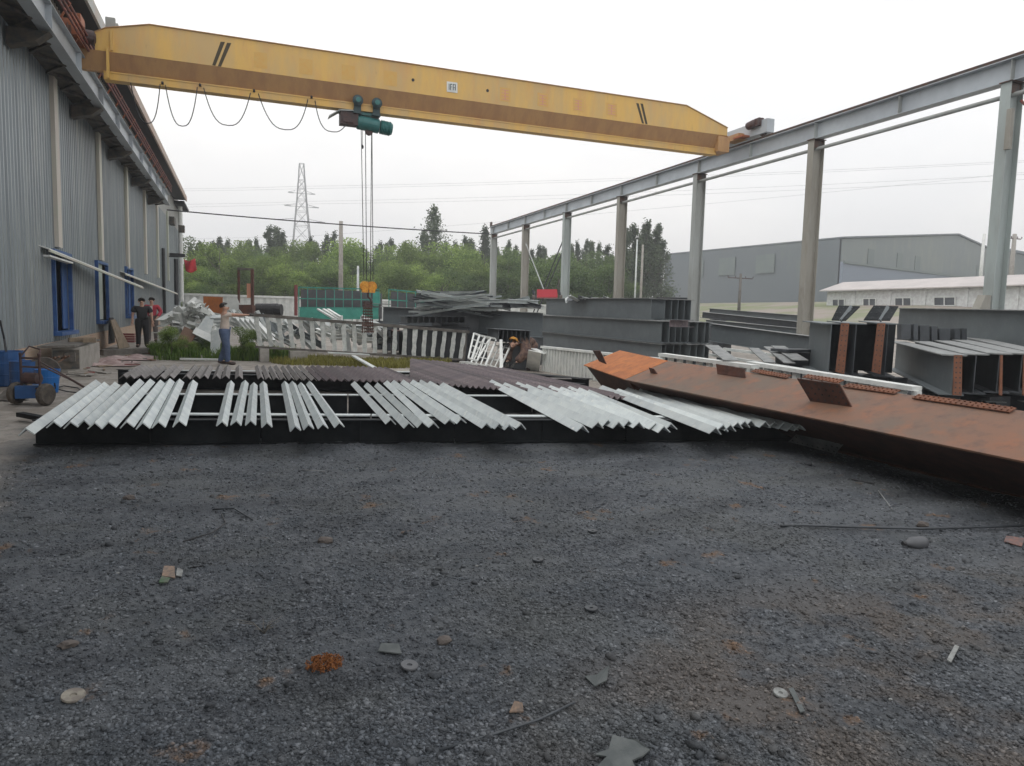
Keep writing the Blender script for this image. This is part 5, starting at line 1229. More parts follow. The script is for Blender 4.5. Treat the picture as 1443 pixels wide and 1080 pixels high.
m = MB(); m.bar(AD(655, 467, 22.9), AD(652, 507, 22.9), .16, .12, CF); m.build('end_post', M['woodgrey'], lf_)
# blocks that hold it up
for i, (px, py, dep) in enumerate(((420, 506, 21.2), (372, 504, 20.9), (560, 512, 22.2))):
    p = AD(px, py, dep); zt_ = ba.lerp(bb, (px-360)/295).z-.03; zg = gz(p.x, p.y)
    m = MB(); m.box((p.x, p.y, (zg+zt_)/2), (.5 if i == 0 else .25, .3, max(zt_-zg, .1)), .1); m.build('support_block', M['concrete'], label='block under the long slatted frame, %s' % ('middle one behind the second row', 'left one beside the man', 'right one in the dry grass')[i], cat='block')
m = MB(); a = AD(462, 497, 21.4); b = AD(520, 500, 21.8); m.bar(a, b, .3, .03); m.build('pale_plank', M['whitegrey'], label='pale plank under the middle of the slatted frame', cat='plank')
m = MB(); m.bar(G(498, 502, .25), G(528, 519, .1), .12, .04); m.build('pale_plank', M['whitegrey'], label='short pale plank slanting down into the dry grass', cat='plank')

for i in range(9):
    x = 546+i*12.5; a = AD(x, 474+i*1.6, 24.6); b = a+Vector((.25, 2.2, 0)); hh_ = .95
    a.z -= .25; b.z = a.z
    m = MB(); m.ext(a, b, Hp(.30, hh_, .02, .02)); m.build('dark_beam_end', M['rust_dark' if i % 3 == 1 else 'black'], label='dark beam end seen through the right half of the slatted frame, %s from left' % ordn(i+1), cat='beam', group='dark beams behind the slatted frame')
# white wire racks right of the frame
for i, (x0, y0_, x1, y1_, x2, y2_, x3, y3_) in enumerate(((664, 512, 684, 516, 700, 478, 676, 473), (684, 514, 704, 520, 722, 482, 700, 478), (660, 505, 672, 509, 690, 478, 668, 470))):
    q = [AD(x0, y0_, 19.8+i*.1), AD(x1, y1_, 19.6+i*.1), AD(x2, y2_, 20.6+i*.1), AD(x3, y3_, 20.9+i*.1)]
    t = thing('wire_rack', 'white welded rack leaning beside the crouching worker, %s' % ('middle one', 'right one', 'left one behind')[i], 'rack', (q[0]+q[1])/2, 0, 'white racks'); m = MB()
    for k in range(4): m.bar(q[k], q[(k+1) % 4], .045, .045)
    m.build('rack_frame', M['whitepaint'], t); m = MB()
    for k in (.25, .5, .75): m.bar(q[0].lerp(q[3], k), q[1].lerp(q[2], k), .03, .03)
    for k in (.33, .66): m.bar(q[0].lerp(q[1], k), q[3].lerp(q[2], k), .03, .03)
    m.build('rungs', M['whitepaint'], t)
platequad([AD(704, 520, 19.7), AD(709, 520, 19.7), AD(708, 480, 20.2), AD(704, 480, 20.2)], .05, 'white_strut', 'whitepaint', 'upright white bar just left of the crouching worker', 'bar')
platequad([G(741, 521, .0), G(760, 523, .0), AD(763, 497, 19.4), AD(745, 493, 19.7)], .02, 'white_plate', 'whitepaint', 'white sheet leaning just right of the crouching worker', 'sheet')
m = MB(); m.bar(AD(750, 491, 20.6), AD(770, 499, 20.3), .25, .02); m.build('white_shelf', M['whitepaint'], label='tilted white strip above the leaning sheet by the worker', cat='strip')
for i in range(5):
    m = MB(); p = G(655+i*9, 511+i*2.2, .03); m.box(p, (.3, .25, .06), i*.7); m.build('paper_scrap', M['whitepaint'], label='white scrap on the ground below the racks, %s from left' % ordn(i+1), cat='scrap', group='white scraps by the racks')

# ------------------------------------------------------------------ white scrap heap on the left
rs_ = random.Random(21)
def scrap(px, py, dep, ln, wd, ht_, mm, lab, name='channel_offcut', v=None, up=None, prof=None):
    c = AD(px, py, dep); v = Vector(v or (rs_.uniform(-1, 1), rs_.uniform(-1, 1), rs_.uniform(-.5, .9))).normalized()
    m = MB(); m.ext(c-v*ln/2, c+v*ln/2, prof or Cp(wd, ht_, .012), up=up or (rs_.uniform(-1, 1), rs_.uniform(-1, 1), 1)); return m.build(name, M[mm], label=lab, cat='scrap', group='white scrap heap')
k = 0
for i in range(90):
    u, v_ = rs_.random(), rs_.random(); px = 240+u*72; py = 480-(v_**.8)*56*(1-abs(u-.45)*.9); k += 1
    scrap(px, py, 24+rs_.uniform(-.7, .7), rs_.uniform(.3, .5), rs_.uniform(.16, .26), rs_.uniform(.12, .18), rs_.choice(('whitepaint', 'whitepaint', 'whitepaint', 'galv_warm')), 'short white channel offcut in the scrap heap behind the woman, piece %d upward' % k, prof=None if i % 2 else [(-.12, -.06), (.12, -.06), (.12, .06), (-.12, .06)])
for i in range(20):
    px = 332+rs_.uniform(0, 50); py = 448+rs_.uniform(0, 34); k += 1
    scrap(px, py, 24.5+rs_.uniform(-.7, .7), rs_.uniform(.4, 1.0), rs_.uniform(.1, .18), .1, rs_.choice(('whitegrey', 'whitepaint', 'galv_warm')), 'white steel offcut heaped behind the slatted frame, piece %d' % (i+1), v=(rs_.uniform(.2, 1), rs_.uniform(-.4, .4), rs_.uniform(-1, -.2)))
for i in range(38):
    px = 384+i*4.3+rs_.uniform(-3, 3); py = 462+rs_.uniform(-6, 18)
    scrap(px, py, 25.5+rs_.uniform(-.7, .7), rs_.uniform(.5, 1.1), rs_.uniform(.12, .25), .14, rs_.choice(('whitegrey', 'whitepaint', 'whitegrey', 'grey')), 'pale scrap seen through the slatted frame, %s from left' % ordn(i+1), v=(rs_.uniform(.1, 1), rs_.uniform(-.4, .4), rs_.uniform(-1, .2)))
for i in range(5):   # long pale tubes sloping
    a = AD(333+i*7, 449+i*1, 24-.15*i); b = AD(357+i*7, 477+i*1.0, 23.2-.15*i); m = MB(); m.bar(a, b, .13, .1); m.build('white_tube', M['whitepaint'], label='long white box tube sloping behind the man, %s from left' % ordn(i+1), cat='tube', group='white box tubes')
for i, (x0, y0_, x1, y1_) in enumerate(((448, 436, 470, 449), (456, 436, 478, 450), (462, 436, 480, 447))):
    m = MB(); m.bar(AD(x0, y0_, 24), AD(x1, y1_, 23.4), .09, .05); m.build('white_bar', M['whitepaint'], label='slanting white bar in front of the green enclosure, %s from left' % ordn(i+1), cat='bar', group='slanting white bars')
for i in range(6):
    m = MB(); m.bar(AD(296, 447+i*5, 23.4), AD(318, 446+i*5, 23.6), .25, .03, (0, -.4, 1)); m.build('white_sheet_strip', M['whitegrey'], label='white folded strip stacked left of the man, %s from the top' % ordn(i+1), cat='strip', group='folded white strips')
platequad([AD(276, 466, 22.9), AD(296, 474, 22.9), AD(302, 449, 23.4), AD(290, 446, 23.4)], .02, 'grey_plate', 'whitegrey', 'grey rectangular plate lying at the middle of the scrap heap', 'plate')
platequad([AD(271, 470, 22.2), AD(297, 483, 22.2), AD(297, 472, 22.4), AD(276, 462, 22.4)], .02, 'white_plate', 'whitepaint', 'white plate slanting below the scrap heap', 'plate')
platequad([AD(296, 503, 21.6), AD(310, 504, 21.6), AD(311, 464, 22.0), AD(298, 467, 22.0)], .02, 'blue_grey_plate', 'whitegrey', 'tall blue grey plate standing left of the man', 'plate')
platequad([AD(247, 487, 22), AD(262, 495, 22), AD(278, 470, 22.4), AD(260, 461, 22.4)], .04, 'rusty_plate', 'rust2', 'rusty brown plate leaning in front of the scrap heap', 'plate')
# white H beam legs/trestle at left of heap
tl = thing('steel_trestle', 'pale steel trestle beam jutting left of the scrap heap', 'trestle', AD(230, 495, 23.5))
m = MB(); m.ext(AD(226, 456, 23.2), AD(250, 442, 24.4), Hp(.26, .24, .02, .014)); m.build('beam', M['galv_warm'], tl)
m = MB(); m.ext(AD(229, 496, 23.2), AD(229, 468, 23.2), Hp(.2, .24, .014, .012), up=CF); m.ext(AD(252, 490, 24.5), AD(252, 450, 24.5), Hp(.2, .24, .014, .012), up=CF); m.build('leg', M['galv_warm'], tl)
m = MB(); m.bar(AD(218, 469, 23.2), AD(234, 469, 23.2), .3, .03); m.build('shelf', M['galv_warm'], tl)
m = MB(); m.bar(G(254, 506, .05), G(312, 507, .05), .12, .05); m.build('white_bar', M['whitepaint'], label='long white bar on the ground left of the man', cat='bar')

# ------------------------------------------------------------------ grass
def grass(n, area, hmin, hmax, mm, name, label, seed):
    rs = np.random.RandomState(seed); pts = []
    for (px, py, rx, ry, w_) in area:
        c = G(px, py); k = int(n*w_); a_ = rs.rand(k)*6.283; r_ = np.sqrt(rs.rand(k)); pts.append(np.stack([c.x+rx*r_*np.cos(a_), c.y+ry*r_*np.sin(a_)], 1))
    p = np.concatenate(pts); k = len(p); z = .01*np.clip(p[:, 1], -5, 60)-.01; h = rs.uniform(hmin, hmax, k); a_ = rs.rand(k)*6.283; le = rs.uniform(.1, .6, k)
    dx, dy = np.cos(a_), np.sin(a_); wd = .008+.02*h
    b = np.stack([p[:, 0], p[:, 1], z], 1)
    v0 = b-np.stack([dy*wd, -dx*wd, 0*wd], 1); v1 = b+np.stack([dy*wd, -dx*wd, 0*wd], 1); mid_ = b+np.stack([dx*h*le*.3, dy*h*le*.3, h*.6], 1); tip = b+np.stack([dx*h*le, dy*h*le, h], 1)
    m0 = mid_-np.stack([dy*wd*.8, -dx*wd*.8, 0*wd], 1); m1 = mid_+np.stack([dy*wd*.8, -dx*wd*.8, 0*wd], 1)
    V = np.stack([v0, v1, m1, m0, tip, tip], 1).reshape(-1, 3); idx = np.arange(k)[:, None]*6
    F = np.concatenate([idx+np.array([0, 1, 2, 3]), idx+np.array([3, 2, 4, 5])]); 
    F = np.concatenate([(idx+np.array([0, 1, 2])), (idx+np.array([0, 2, 3])), (idx+np.array([3, 2, 4]))])
    me = npmesh(name, V, F, M[mm], False, np.repeat(rs.rand(k), 6)); o = bpy.data.objects.new(name, me); C.objects.link(o); tag(o, label, 'grass', kind='stuff'); return o
grass(9000, [(243, 497, .7, 1.6, .3), (280, 496, .9, 1.2, .25), (350, 505, .7, 1.0, .22), (388, 506, .8, 1.0, .15), (300, 507, 1.6, .3, .08)], .08, .42, 'grass', 'green_grass', 'rank green weeds growing around the scrap heap and the man', 1)
grass(9000, [(430, 510, 1.0, 1.3, .25), (470, 511, .9, 1.2, .2), (545, 514, 1.4, 1.2, .4), (600, 512, .8, .8, .15)], .05, .22, 'drygrass', 'dry_grass', 'yellowing dry grass behind the second row', 2)
grass(9000, [(1055, 436, 6, 3, .6), (990, 433, 6, 3, .4)], .3, .9, 'drygrass', 'bank_grass', 'yellow green grass on the bank below the grey hall', 3)
def bush(px, py, s, label, i, mm='leaf_bright'):
    p = G(px, py); root = thing('weed_bush', label, 'bush', (p.x, p.y, p.z-.05), i); cm, tm = PROTO[('round', i % 4, mm)]
    for nme, me in (('stem', tm), ('foliage', cm)):
        o = bpy.data.objects.new(nme, me); C.objects.link(o); o.parent = root
    root.scale = (s*1.1, s*1.1, s)
bush(345, 507, 1.0, 'bushy green weed right of the man in jeans', 1); bush(242, 503, .95, 'bushy green weed by the steel trestle', 2); bush(265, 503, .6, 'low green weed below the rusty brown plate', 3)
bush(386, 508, .6, 'low green weed under the left part of the slatted frame', 0); bush(290, 500, .55, 'low dark weed under the scrap heap', 1, 'leaf_mid')

# ------------------------------------------------------------------ left corner: drums, cart, boxes, debris
def drum(px, py, r, h, mm, label, name='drum', cat='drum', taper=1.0):
    p = G(px, py); t = thing(name, label, cat, (p.x, p.y, p.z)); m = MB(); k = taper
    m.lathe([(r*k, 0), (r*(k+.01), .01), (r*(k+(1-k)*.33), h*.32), (r*(k+(1-k)*.33)*1.03, h*.34), (r*(k+(1-k)*.36), h*.36), (r*(k+(1-k)*.66), h*.64), (r*(k+(1-k)*.66)*1.03, h*.66), (r*(k+(1-k)*.68), h*.68), (r, h*.98), (r*1.02, h*.985), (r*1.02, h), (r*.97, h), (r*.96, h*.95), (.01, h*.94)], (p.x, p.y, p.z), 24)
    m.build('shell', M[mm], t, smooth=False); return t
drum(13, 543, .27, .66, 'drum', 'dark blue plastic drum at the left edge behind the cart')
drum(38, 548, .26, .52, 'drum', 'blue drum directly behind the two wheeled cart')
drum(68, 553, .20, .42, 'bucket', 'bright blue bucket right of the two wheeled cart', 'bucket', 'bucket', .78)
# two wheeled cart
cp = G(43, 572); ct_ = thing('hand_cart', 'rusty two wheeled gas bottle cart with a blue tray', 'cart', cp)
wl, wr = G(24, 569), G(65, 571); axd = (wr-wl).normalized()
for c in (wl, wr):
    m = MB(); cc = c+Vector((0, 0, .17)); m.lathe([(.10, -.05), (.15, -.055), (.175, -.03), (.18, 0), (.175, .03), (.15, .055), (.10, .05)], cc, 22, axd); wq = m.build('wheel', M['tyre'], ct_, smooth=False)
    m = MB(); m.lathe([(.02, -.045), (.1, -.035), (.1, .035), (.02, .045)], cc, 14, axd); m.build('hub', M['motor'], wq)
m = MB(); m.tube([wl+Vector((0, 0, .17)), wr+Vector((0, 0, .17))], .018, 8); m.build('axle', M['motor'], ct_)
bkd = Vector((-.05, .12, 0))
m = MB()
fa = wl.lerp(wr, .18)+Vector((0, 0, .14)); fb = wl.lerp(wr, .82)+Vector((0, 0, .14)); lean = Vector((.0, -.0, .62))
for q in (fa, fb): m.tube([q, q+lean, q+lean+Vector((0, -.02, .06))], .02, 8)
for h_ in (.12, .3, .46, .6): m.tube([fa+lean*(h_/.62), fb+lean*(h_/.62)], .016, 6)
m.tube([fb+lean*.9, fb+lean*.8+Vector((.35, -.1, -.15)), fb+Vector((.95, -.5, .02))], .014, 6); m.tube([fb+lean*.8, fb+lean*.65+Vector((.4, .1, -.15)), fb+Vector((1.05, -.35, -.1))], .014, 6)
m.tube([fa+lean, fa+lean+Vector((.1, .1, .16)), fb+lean+Vector((0, .1, .12)), fb+lean*.9], .014, 6)
m.build('frame', M['motor'], ct_)
m = MB(); c = wl.lerp(wr, .5)+Vector((0, .1, .2)); m.box(c, (.42, .3, .2), 0); m.build('tray', M['drum'], ct_)
m = MB(); m.lathe([(.05, -.14), (.09, -.12), (.09, .12), (.05, .14)], wl.lerp(wr, .55)+Vector((0, 0, .42)), 14, axd); m.build('motor', M['motor'], ct_)
m = MB(); m.lathe([(.05, -.03), (.14, -.035), (.14, .035), (.05, .03)], wl.lerp(wr, .3)+Vector((0, .15, .22)), 16, (1, .6, 0)); m.build('hose_reel', M['wood'], ct_)
m = MB(); p = G(90, 561); pts = [fb+Vector((.2, 0, .2)), G(78, 548, .05), G(95, 552, .02), G(118, 555, .02), G(110, 547, .02), G(90, 544, .02), G(70, 549, .02)]; m.tube(pts, .012, 6); m.build('hose', M['wire'], label='dark hose trailing on the ground right of the cart', cat='hose', smooth=True)
# work bench / anvil box
wb = thing('steel_workbench', 'old steel workbench with a thick top beside the workshop wall', 'bench', G(95, 526))
def gquad(l, r, zt_): return None
p0, p1, p2, p3 = G(74, 525), G(113, 523), G(141, 512), G(104, 513)
m = MB(); up = Vector((0, 0, .55)); m.hexa([p0, p1, p2, p3, p0+up, p1+up, p2+up, p3+up]); m.build('cabinet', M['concrete'], wb)
m = MB(); c = (p0+p1+p2+p3)/4+Vector((-.12, 0, .57)); q = [c+(p_-(p0+p1+p2+p3)/4)*1.3 for p_ in (p0, p1, p2, p3)]; m.hexa(q+[p_+Vector((0, 0, .05)) for p_ in q]); m.build('top', M['woodgrey'], wb)
q = [p0.lerp(p1, .03)-Vector((0, .01, -.06)), p0.lerp(p1, .97)-Vector((0, .01, -.06)), p0.lerp(p1, .97)+Vector((0, -.01, .5)), p0.lerp(p1, .03)+Vector((0, -.01, .5))]
platequad(q, .02, 'front_panel', 'shadebeam', None, None, None, wb)
m = MB(); m.box(p0.lerp(p1, .55)+Vector((0, -.05, .34)), (.34, .06, .2)); m.build('drawer', M['woodgrey'], wb)
m = MB(); m.box(c+Vector((.1, 0, .11)), (.3, .16, .1), .4); m.build('wood_block', M['wood'], label='pale wooden block lying on the workbench', cat='block')
m = MB(); m.box(c+Vector((.42, -.1, .11)), (.28, .16, .12), .1); m.build('wood_block', M['wood'], label='second pale wooden block on the right of the workbench', cat='block')
m = MB(); cc = G(62, 524, .33); m.lathe([(.16, -.02), (.26, -.03), (.28, 0), (.26, .03), (.16, .02)], cc, 22, (.3, -1, .1)); m.build('old_wheel', M['tyre'], label='old round grey wheel leaning at the left of the workbench', cat='wheel')
m = MB()
for i in range(9):
    a = G(30+i*5, 523-i*.5, .05+.04*(i % 3)); m.tube([a, a+Vector((.25, .15, .2)), a+Vector((.4, -.05, .28))], .02, 6)
m.build('scrap_bars', M['rust2'], label='tangle of rusty bars behind the drums', cat='scrap')
# boards and debris along the wall
platequad([G(167, 492), G(182, 489), AX(161, 450, -4.0), AX(155, 452, -4.0)], .03, 'leaning_board', 'wood', 'tall grey board leaning on the workshop wall left of the woman', 'board')
platequad([AX(152.5, 485, -4.1), AX(160, 483, -4.1), AX(158, 448, -4.15), AX(153, 448, -4.15)], .05, 'black_board', 'wire', 'narrow black board behind the leaning board', 'board')
cr2 = thing('plastic_crate', 'small dark red plastic crate by the workshop wall left of the woman', 'crate', G(181, 483)); m = MB(); p = G(181, 483)
for k_ in range(4):
    for s_ in ((.22, 0, .02, .4), (-.22, 0, .02, .4), (0, .2, .44, .02), (0, -.2, .44, .02)): m.box((p.x+s_[0], p.y+s_[1], p.z+.05+k_*.09), (s_[2], s_[3], .06))
m.build('slats', M['crate'], cr2)
def cloth(px, py, w_, d_, h_, mm, label, seed, name='crumpled_cloth'):
    p = G(px, py); rs = random.Random(seed); n_ = 14; vs = []; fs = []
    ph = [rs.uniform(0, 6) for _ in range(6)]
    for i in range(n_+1):
        for j in range(n_+1):
            u, v = i/n_-.5, j/n_-.5; f_ = max(0, 1-(2*u)**2)*max(0, 1-(2*v)**2)
            z = h_*f_*(.45+.35*math.sin(u*13+ph[0]+v*5)+.3*math.sin(v*15+ph[1]-u*7))
            vs.append((p.x+u*w_+.06*math.sin(v*9+ph[2]), p.y+v*d_+.06*math.sin(u*9+ph[3]), gz(p.x, p.y)+max(z, 0)+.006))
    for i in range(n_):
        for j in range(n_): fs.append((i*(n_+1)+j, (i+1)*(n_+1)+j, (i+1)*(n_+1)+j+1, i*(n_+1)+j+1))
    m = MB(); m.add(vs, fs); return m.build(name, M[mm], smooth=True, label=label, cat='cloth')
cloth(150, 513, 1.4, 1.6, .16, 'cloth_pink', 'dusty pink cloth heap right of the workbench', 1); cloth(182, 505, 1.3, 1.8, .12, 'cloth_pink', 'dusty pink cloth sheet in front of the woman', 2)
cloth(210, 497, 1.0, 1.4, .1, 'rust2', 'brown rag on the ground at the woman\'s feet', 3); cloth(8, 563, .6, .5, .14, 'woodgrey', 'dark rag heap at the left edge beside the cart', 4)
m = MB(); m.bar(G(142, 497, .1), G(232, 493, .1), .25, .16); m.build('timber_beam', M['woodgrey'], label='long grey timber lying before the woman\'s feet', cat='timber')
rs_ = random.Random(77)
for i in range(26):
    px = 105+rs_.uniform(0, 110); py = 524-(px-105)*.2+rs_.uniform(-9, 9); p = G(px, py, .02); a_ = rs_.uniform(0, 3.1); ln = rs_.uniform(.15, .6)
    v = Vector((math.cos(a_), math.sin(a_), rs_.uniform(-.03, .08)))*ln/2; m = MB(); m.bar(p-v, p+v, rs_.uniform(.03, .14), .025); m.build('floor_scrap', M[rs_.choice(('wood', 'woodgrey', 'rust2', 'concrete', 'redrail'))], label='bit of flat scrap strewn right of the workbench, %s from the left side' % ordn(i+1), cat='scrap', group='floor scraps by the workshop')
m = MB(); m.tube([G(186, 510, 0), G(186, 510, .62)], .012, 6); m.build('upright_rod', M['wire'], label='thin black rod standing before the woman', cat='rod')
m = MB(); m.tube([AX(0, 452, -4.3), AX(6, 478, -4.3), AX(10, 505, -4.2), G(18, 512, .05)], .02, 6); m.build('wall_cable', M['wire'], label='dark cable hanging on the wall at the left edge', cat='cable')
m = MB(); m.bar(G(28, 584, .08), G(60, 590, .08), .1, .06); m.build('flat_scrap', M['black'], label='small black plate jutting at the left end of the front row', cat='scrap')

# ------------------------------------------------------------------ small things on the gravel
def gg(px, py, up=0):
    p = G(px, py); p.z = float(ground_h(np.array([p.x]), np.array([p.y]))[0])+up; return p
fl_ = thing('plastic_bottle', 'dull grey plastic bottle lying on the gravel at right', 'bottle', gg(1290, 768))
c = gg(1291, 767, .035); m = MB(); m.lathe([(.012, -.1), (.02, -.095), (.022, -.08), (.045, -.05), (.05, -.02), (.05, .06), (.04, .085), (.01, .09)], c, 20, (1, -.15, 0)); m.build('body', M['flask'], fl_, smooth=True)
m = MB(); m.lathe([(.017, -.125), (.017, -.1)], c, 12, (1, -.15, 0)); m.build('cap', M['wire'], fl_)
def rock(px, py, s, mm, label, seed, name='rock', cat='rock', flat=.7):
    rs = np.random.RandomState(seed); p = gg(px, py, s*flat*.4); bm = bmesh.new(); bmesh.ops.create_icosphere(bm, subdivisions=2, radius=1)
    for v in bm.verts: v.co *= 1+rs.uniform(-.22, .22); v.co.x *= s*1.2; v.co.y *= s*.8; v.co.z *= s*flat
    me = bpy.data.meshes.new(name); bm.to_mesh(me); bm.free(); me.materials.append(M[mm]); o = bpy.data.objects.new(name, me); C.objects.link(o); o.location = p; tag(o, label, cat); return o
rock(1300, 740, .045, 'stone', 'brown angular stone just above the grey bottle', 1); rock(458, 762, .05, 'stone', 'small dark stone in the middle left of the gravel', 2); rock(182, 700, .045, 'stone', 'small dark stone below the left beams', 3)
rock(95, 905, .04, 'stone', 'dark clod on the left of the gravel', 4, flat=.5); rock(1340, 800, .03, 'stone', 'small stone right of the grey bottle', 5); rock(625, 905, .035, 'stone', 'dark clod near the middle of the gravel', 6)
def rod(pts, r, mm, label, name='steel_rod', cat='rod'):
    m = MB(); m.tube([gg(x, y, r+.004+h) for x, y, h in pts], r, 7); return m.build(name, M[mm], smooth=True, label=label, cat=cat)
rod([(1100, 744, .0), (1130, 743, .012), (1200, 746, .012), (1300, 747, .012), (1380, 745, .012), (1470, 741, .01)], .011, 'darkgrey', 'long steel rod lying across the gravel at the right edge')
rod([(1238, 690, .0), (1257, 717, .0)], .006, 'greydust', 'short pale rod on the gravel below the brown girder')
rod([(1300, 676, .0), (1335, 690, .005), (1380, 713, 0)], .007, 'darkgrey', 'thin bent rod near the foot of the brown girder')
rod([(1200, 674, .0), (1232, 680, 0)], .008, 'wire', 'short dark rod fragment near the perforated plate')
rod([(620, 1049, 0), (700, 1030, .006), (760, 1012, .01), (810, 988, 0)], .006, 'darkgrey', 'thin twig like rod near the bottom centre', cat='rod')
rod([(300, 716, 0), (330, 718, .01), (356, 730, 0)], .007, 'darkgrey', 'short bent rod on the gravel at left')
rod([(312, 722, 0), (318, 735, .01), (300, 752, .005), (258, 766, 0)], .005, 'wire', 'curved wire beside the short bent rod at left')
rod([(425, 662, 0), (458, 664, 0)], .005, 'greydust', 'thin pale rod just before the front beams')
rod([(268, 797, 0), (318, 793, 0)], .004, 'wire', 'straight thin wire above the litter at left')
def disc(px, py, r, mm, label, tilt=(0, 0, 1)):
    m = MB(); c = gg(px, py, .012); m.lathe([(r*.25, -.004), (r*.95, -.006), (r, 0), (r*.95, .006), (r*.3, .004), (r*.25, -.003)], c, 26, tilt); return m.build('grinding_disc', M[mm], label=label, cat='disc', smooth=False)
disc(577, 936, .045, 'flask', 'dark worn grinding disc near the centre of the gravel', (.1, -.1, 1)); disc(103, 971, .05, 'brass', 'pale worn grinding disc at the lower left', (.1, -.15, 1)); disc(1100, 977, .035, 'dullwhite', 'small pale ring at the lower right', (0, -.2, 1))
disc(758, 790, .04, 'darkgrey', 'half buried dark ring in the middle of the gravel'); disc(835, 747, .04, 'darkgrey', 'small half buried ring right of the middle'); disc(833, 862, .04, 'darkgrey', 'half buried grey ring right of the centre')
def flatp(pts, mm, label, name='scrap_plate', th=.006, up=.012):
    q = [gg(x, y, up+h) for x, y, h in pts]; n_ = len(q); m = MB(); m.add([p for p in q]+[p+Vector((0, 0, th)) for p in q], [tuple(range(n_-1, -1, -1)), tuple(range(n_, 2*n_))]+[(i, (i+1) % n_, n_+(i+1) % n_, n_+i) for i in range(n_)]); return m.build(name, M[mm], label=label, cat='scrap')
flatp([(824, 952, .0), (838, 964, 0), (855, 960, .01), (858, 948, .03), (840, 953, .01)], 'slate', 'small bent grey sheet at lower right of centre')
flatp([(838, 1063, .012), (858, 1056, .004), (863, 1036, .016), (884, 1040, .006), (897, 1045, .014), (916, 1057, .004), (906, 1069, .012), (891, 1071, 0), (897, 1090, .01), (878, 1098, 0), (850, 1094, .012), (838, 1080, 0), (855, 1068, .004)], 'slate', 'torn grey sheet at the bottom edge', 'torn_sheet')
flatp([(533, 920, 0), (537, 913, .01), (562, 913, .01), (566, 923, 0)], 'slate', 'small grey plate beside the dark grinding disc')
flatp([(1111, 971, .01), (1118, 970, .01), (1134, 1008, .0), (1127, 1010, 0)], 'slate', 'short grey strap beside the small pale ring', 'steel_strap')
flatp([(1334, 932, .005), (1345, 916, .01), (1351, 919, .01), (1340, 936, .005)], 'dullwhite', 'small pale steel strip at the right')
flatp([(718, 1001, .0), (725, 992, .015), (736, 996, .015), (738, 1001, 0)], 'cardboard', 'crumpled pale paper near the bottom centre', 'paper_scrap')
flatp([(228, 812, 0), (231, 800, .02), (246, 799, .015), (247, 816, 0)], 'cardboard', 'torn paper litter at left of the gravel', 'paper_scrap')
flatp([(224, 822, 0), (228, 815, .01), (240, 818, .01), (236, 824, 0)], 'dullgreen', 'small green wrapper beside the paper litter', 'wrapper')
flatp([(248, 812, 0), (250, 804, .015), (258, 806, .01), (256, 813, 0)], 'dullwhite', 'small white scrap beside the paper litter', 'paper_scrap')
flatp([(1415, 762, 0), (1418, 756, .01), (1445, 760, .01), (1440, 767, 0)], 'dullpink', 'faded pink rag at the right edge', 'rag')
for i, (x, y) in enumerate(((166, 809), (303, 754), (524, 817), (80, 664), (503, 659), (672, 801), (1255, 988), (762, 985), (960, 712))):
    rock(x, y, .009, 'dullwhite', 'tiny white chip on the gravel, %s' % ('left of the paper litter', 'beside the curved wire', 'left of centre', 'near the left beams', 'just before the front beams', 'at the centre', 'at the lower right', 'near the crumpled pale paper', 'right of the centre')[i], 40+i, 'white_chip', 'chip')
# rusty swarf tangle
p = gg(457, 941, .02); m = MB(); rs_ = random.Random(4)
for i in range(150):
    a_ = rs_.uniform(0, 6.28); r_ = rs_.random()**.6*.075; c = p+Vector((math.cos(a_)*r_*1.15, math.sin(a_)*r_, rs_.uniform(0, .035)*(1-r_/.085)))
    ph = rs_.uniform(0, 6.28); ax_ = Vector((rs_.uniform(-1, 1), rs_.uniform(-1, 1), rs_.uniform(-1, 1))).normalized(); o_ = ax_.orthogonal().normalized(); q = ax_.cross(o_)
    m.tube([c+(o_*math.cos(ph+t*1.3)+q*math.sin(ph+t*1.3))*.012+ax_*t*.003 for t in range(5)], .0022, 4, False)
m.build('swarf_tangle', M['wool'], label='orange tangle of rusty swarf at the lower left centre', cat='swarf')
# a dead twiggy weed
p = gg(372, 885); m = MB()
for i in range(12):
    a_ = rs_.uniform(0, 6.28); l_ = rs_.uniform(.05, .14); m.tube([p, p+Vector((math.cos(a_)*l_*.4, math.sin(a_)*l_*.4, l_*.5)), p+Vector((math.cos(a_)*l_, math.sin(a_)*l_*.8, l_*.7))], [.003, .002, .001], 4)
m.build('dead_weed', M['woodgrey'], label='small dark dead weed left of the swarf tangle', cat='weed')

# ------------------------------------------------------------------ people
def skinmesh(name, J, E_, Rd, mat_, parent, lv=2):
    me = bpy.data.meshes.new(name); keys = list(J); idx = {k: i for i, k in enumerate(keys)}
    me.from_pydata([J[k] for k in keys], [(idx[a], idx[b]) for a, b in E_], []); o = bpy.data.objects.new(name, me); C.objects.link(o)
    me.skin_vertices or None
    md = o.modifiers.new('skin', 'SKIN')
    if not me.skin_vertices: me.attributes.new('x', 'FLOAT', 'POINT')
    sv = me.skin_vertices[0].data
    for k in keys: r_ = Rd[k]; sv[idx[k]].radius = r_ if hasattr(r_, '__len__') else (r_, r_); sv[idx[k]].use_root = False
    sv[0].use_root = True
    md.branch_smoothing = .6; md.use_smooth_shade = True
    ss = o.modifiers.new('sub', 'SUBSURF'); ss.levels = lv; ss.render_levels = lv
    me.materials.append(mat_); o.parent = parent; return o
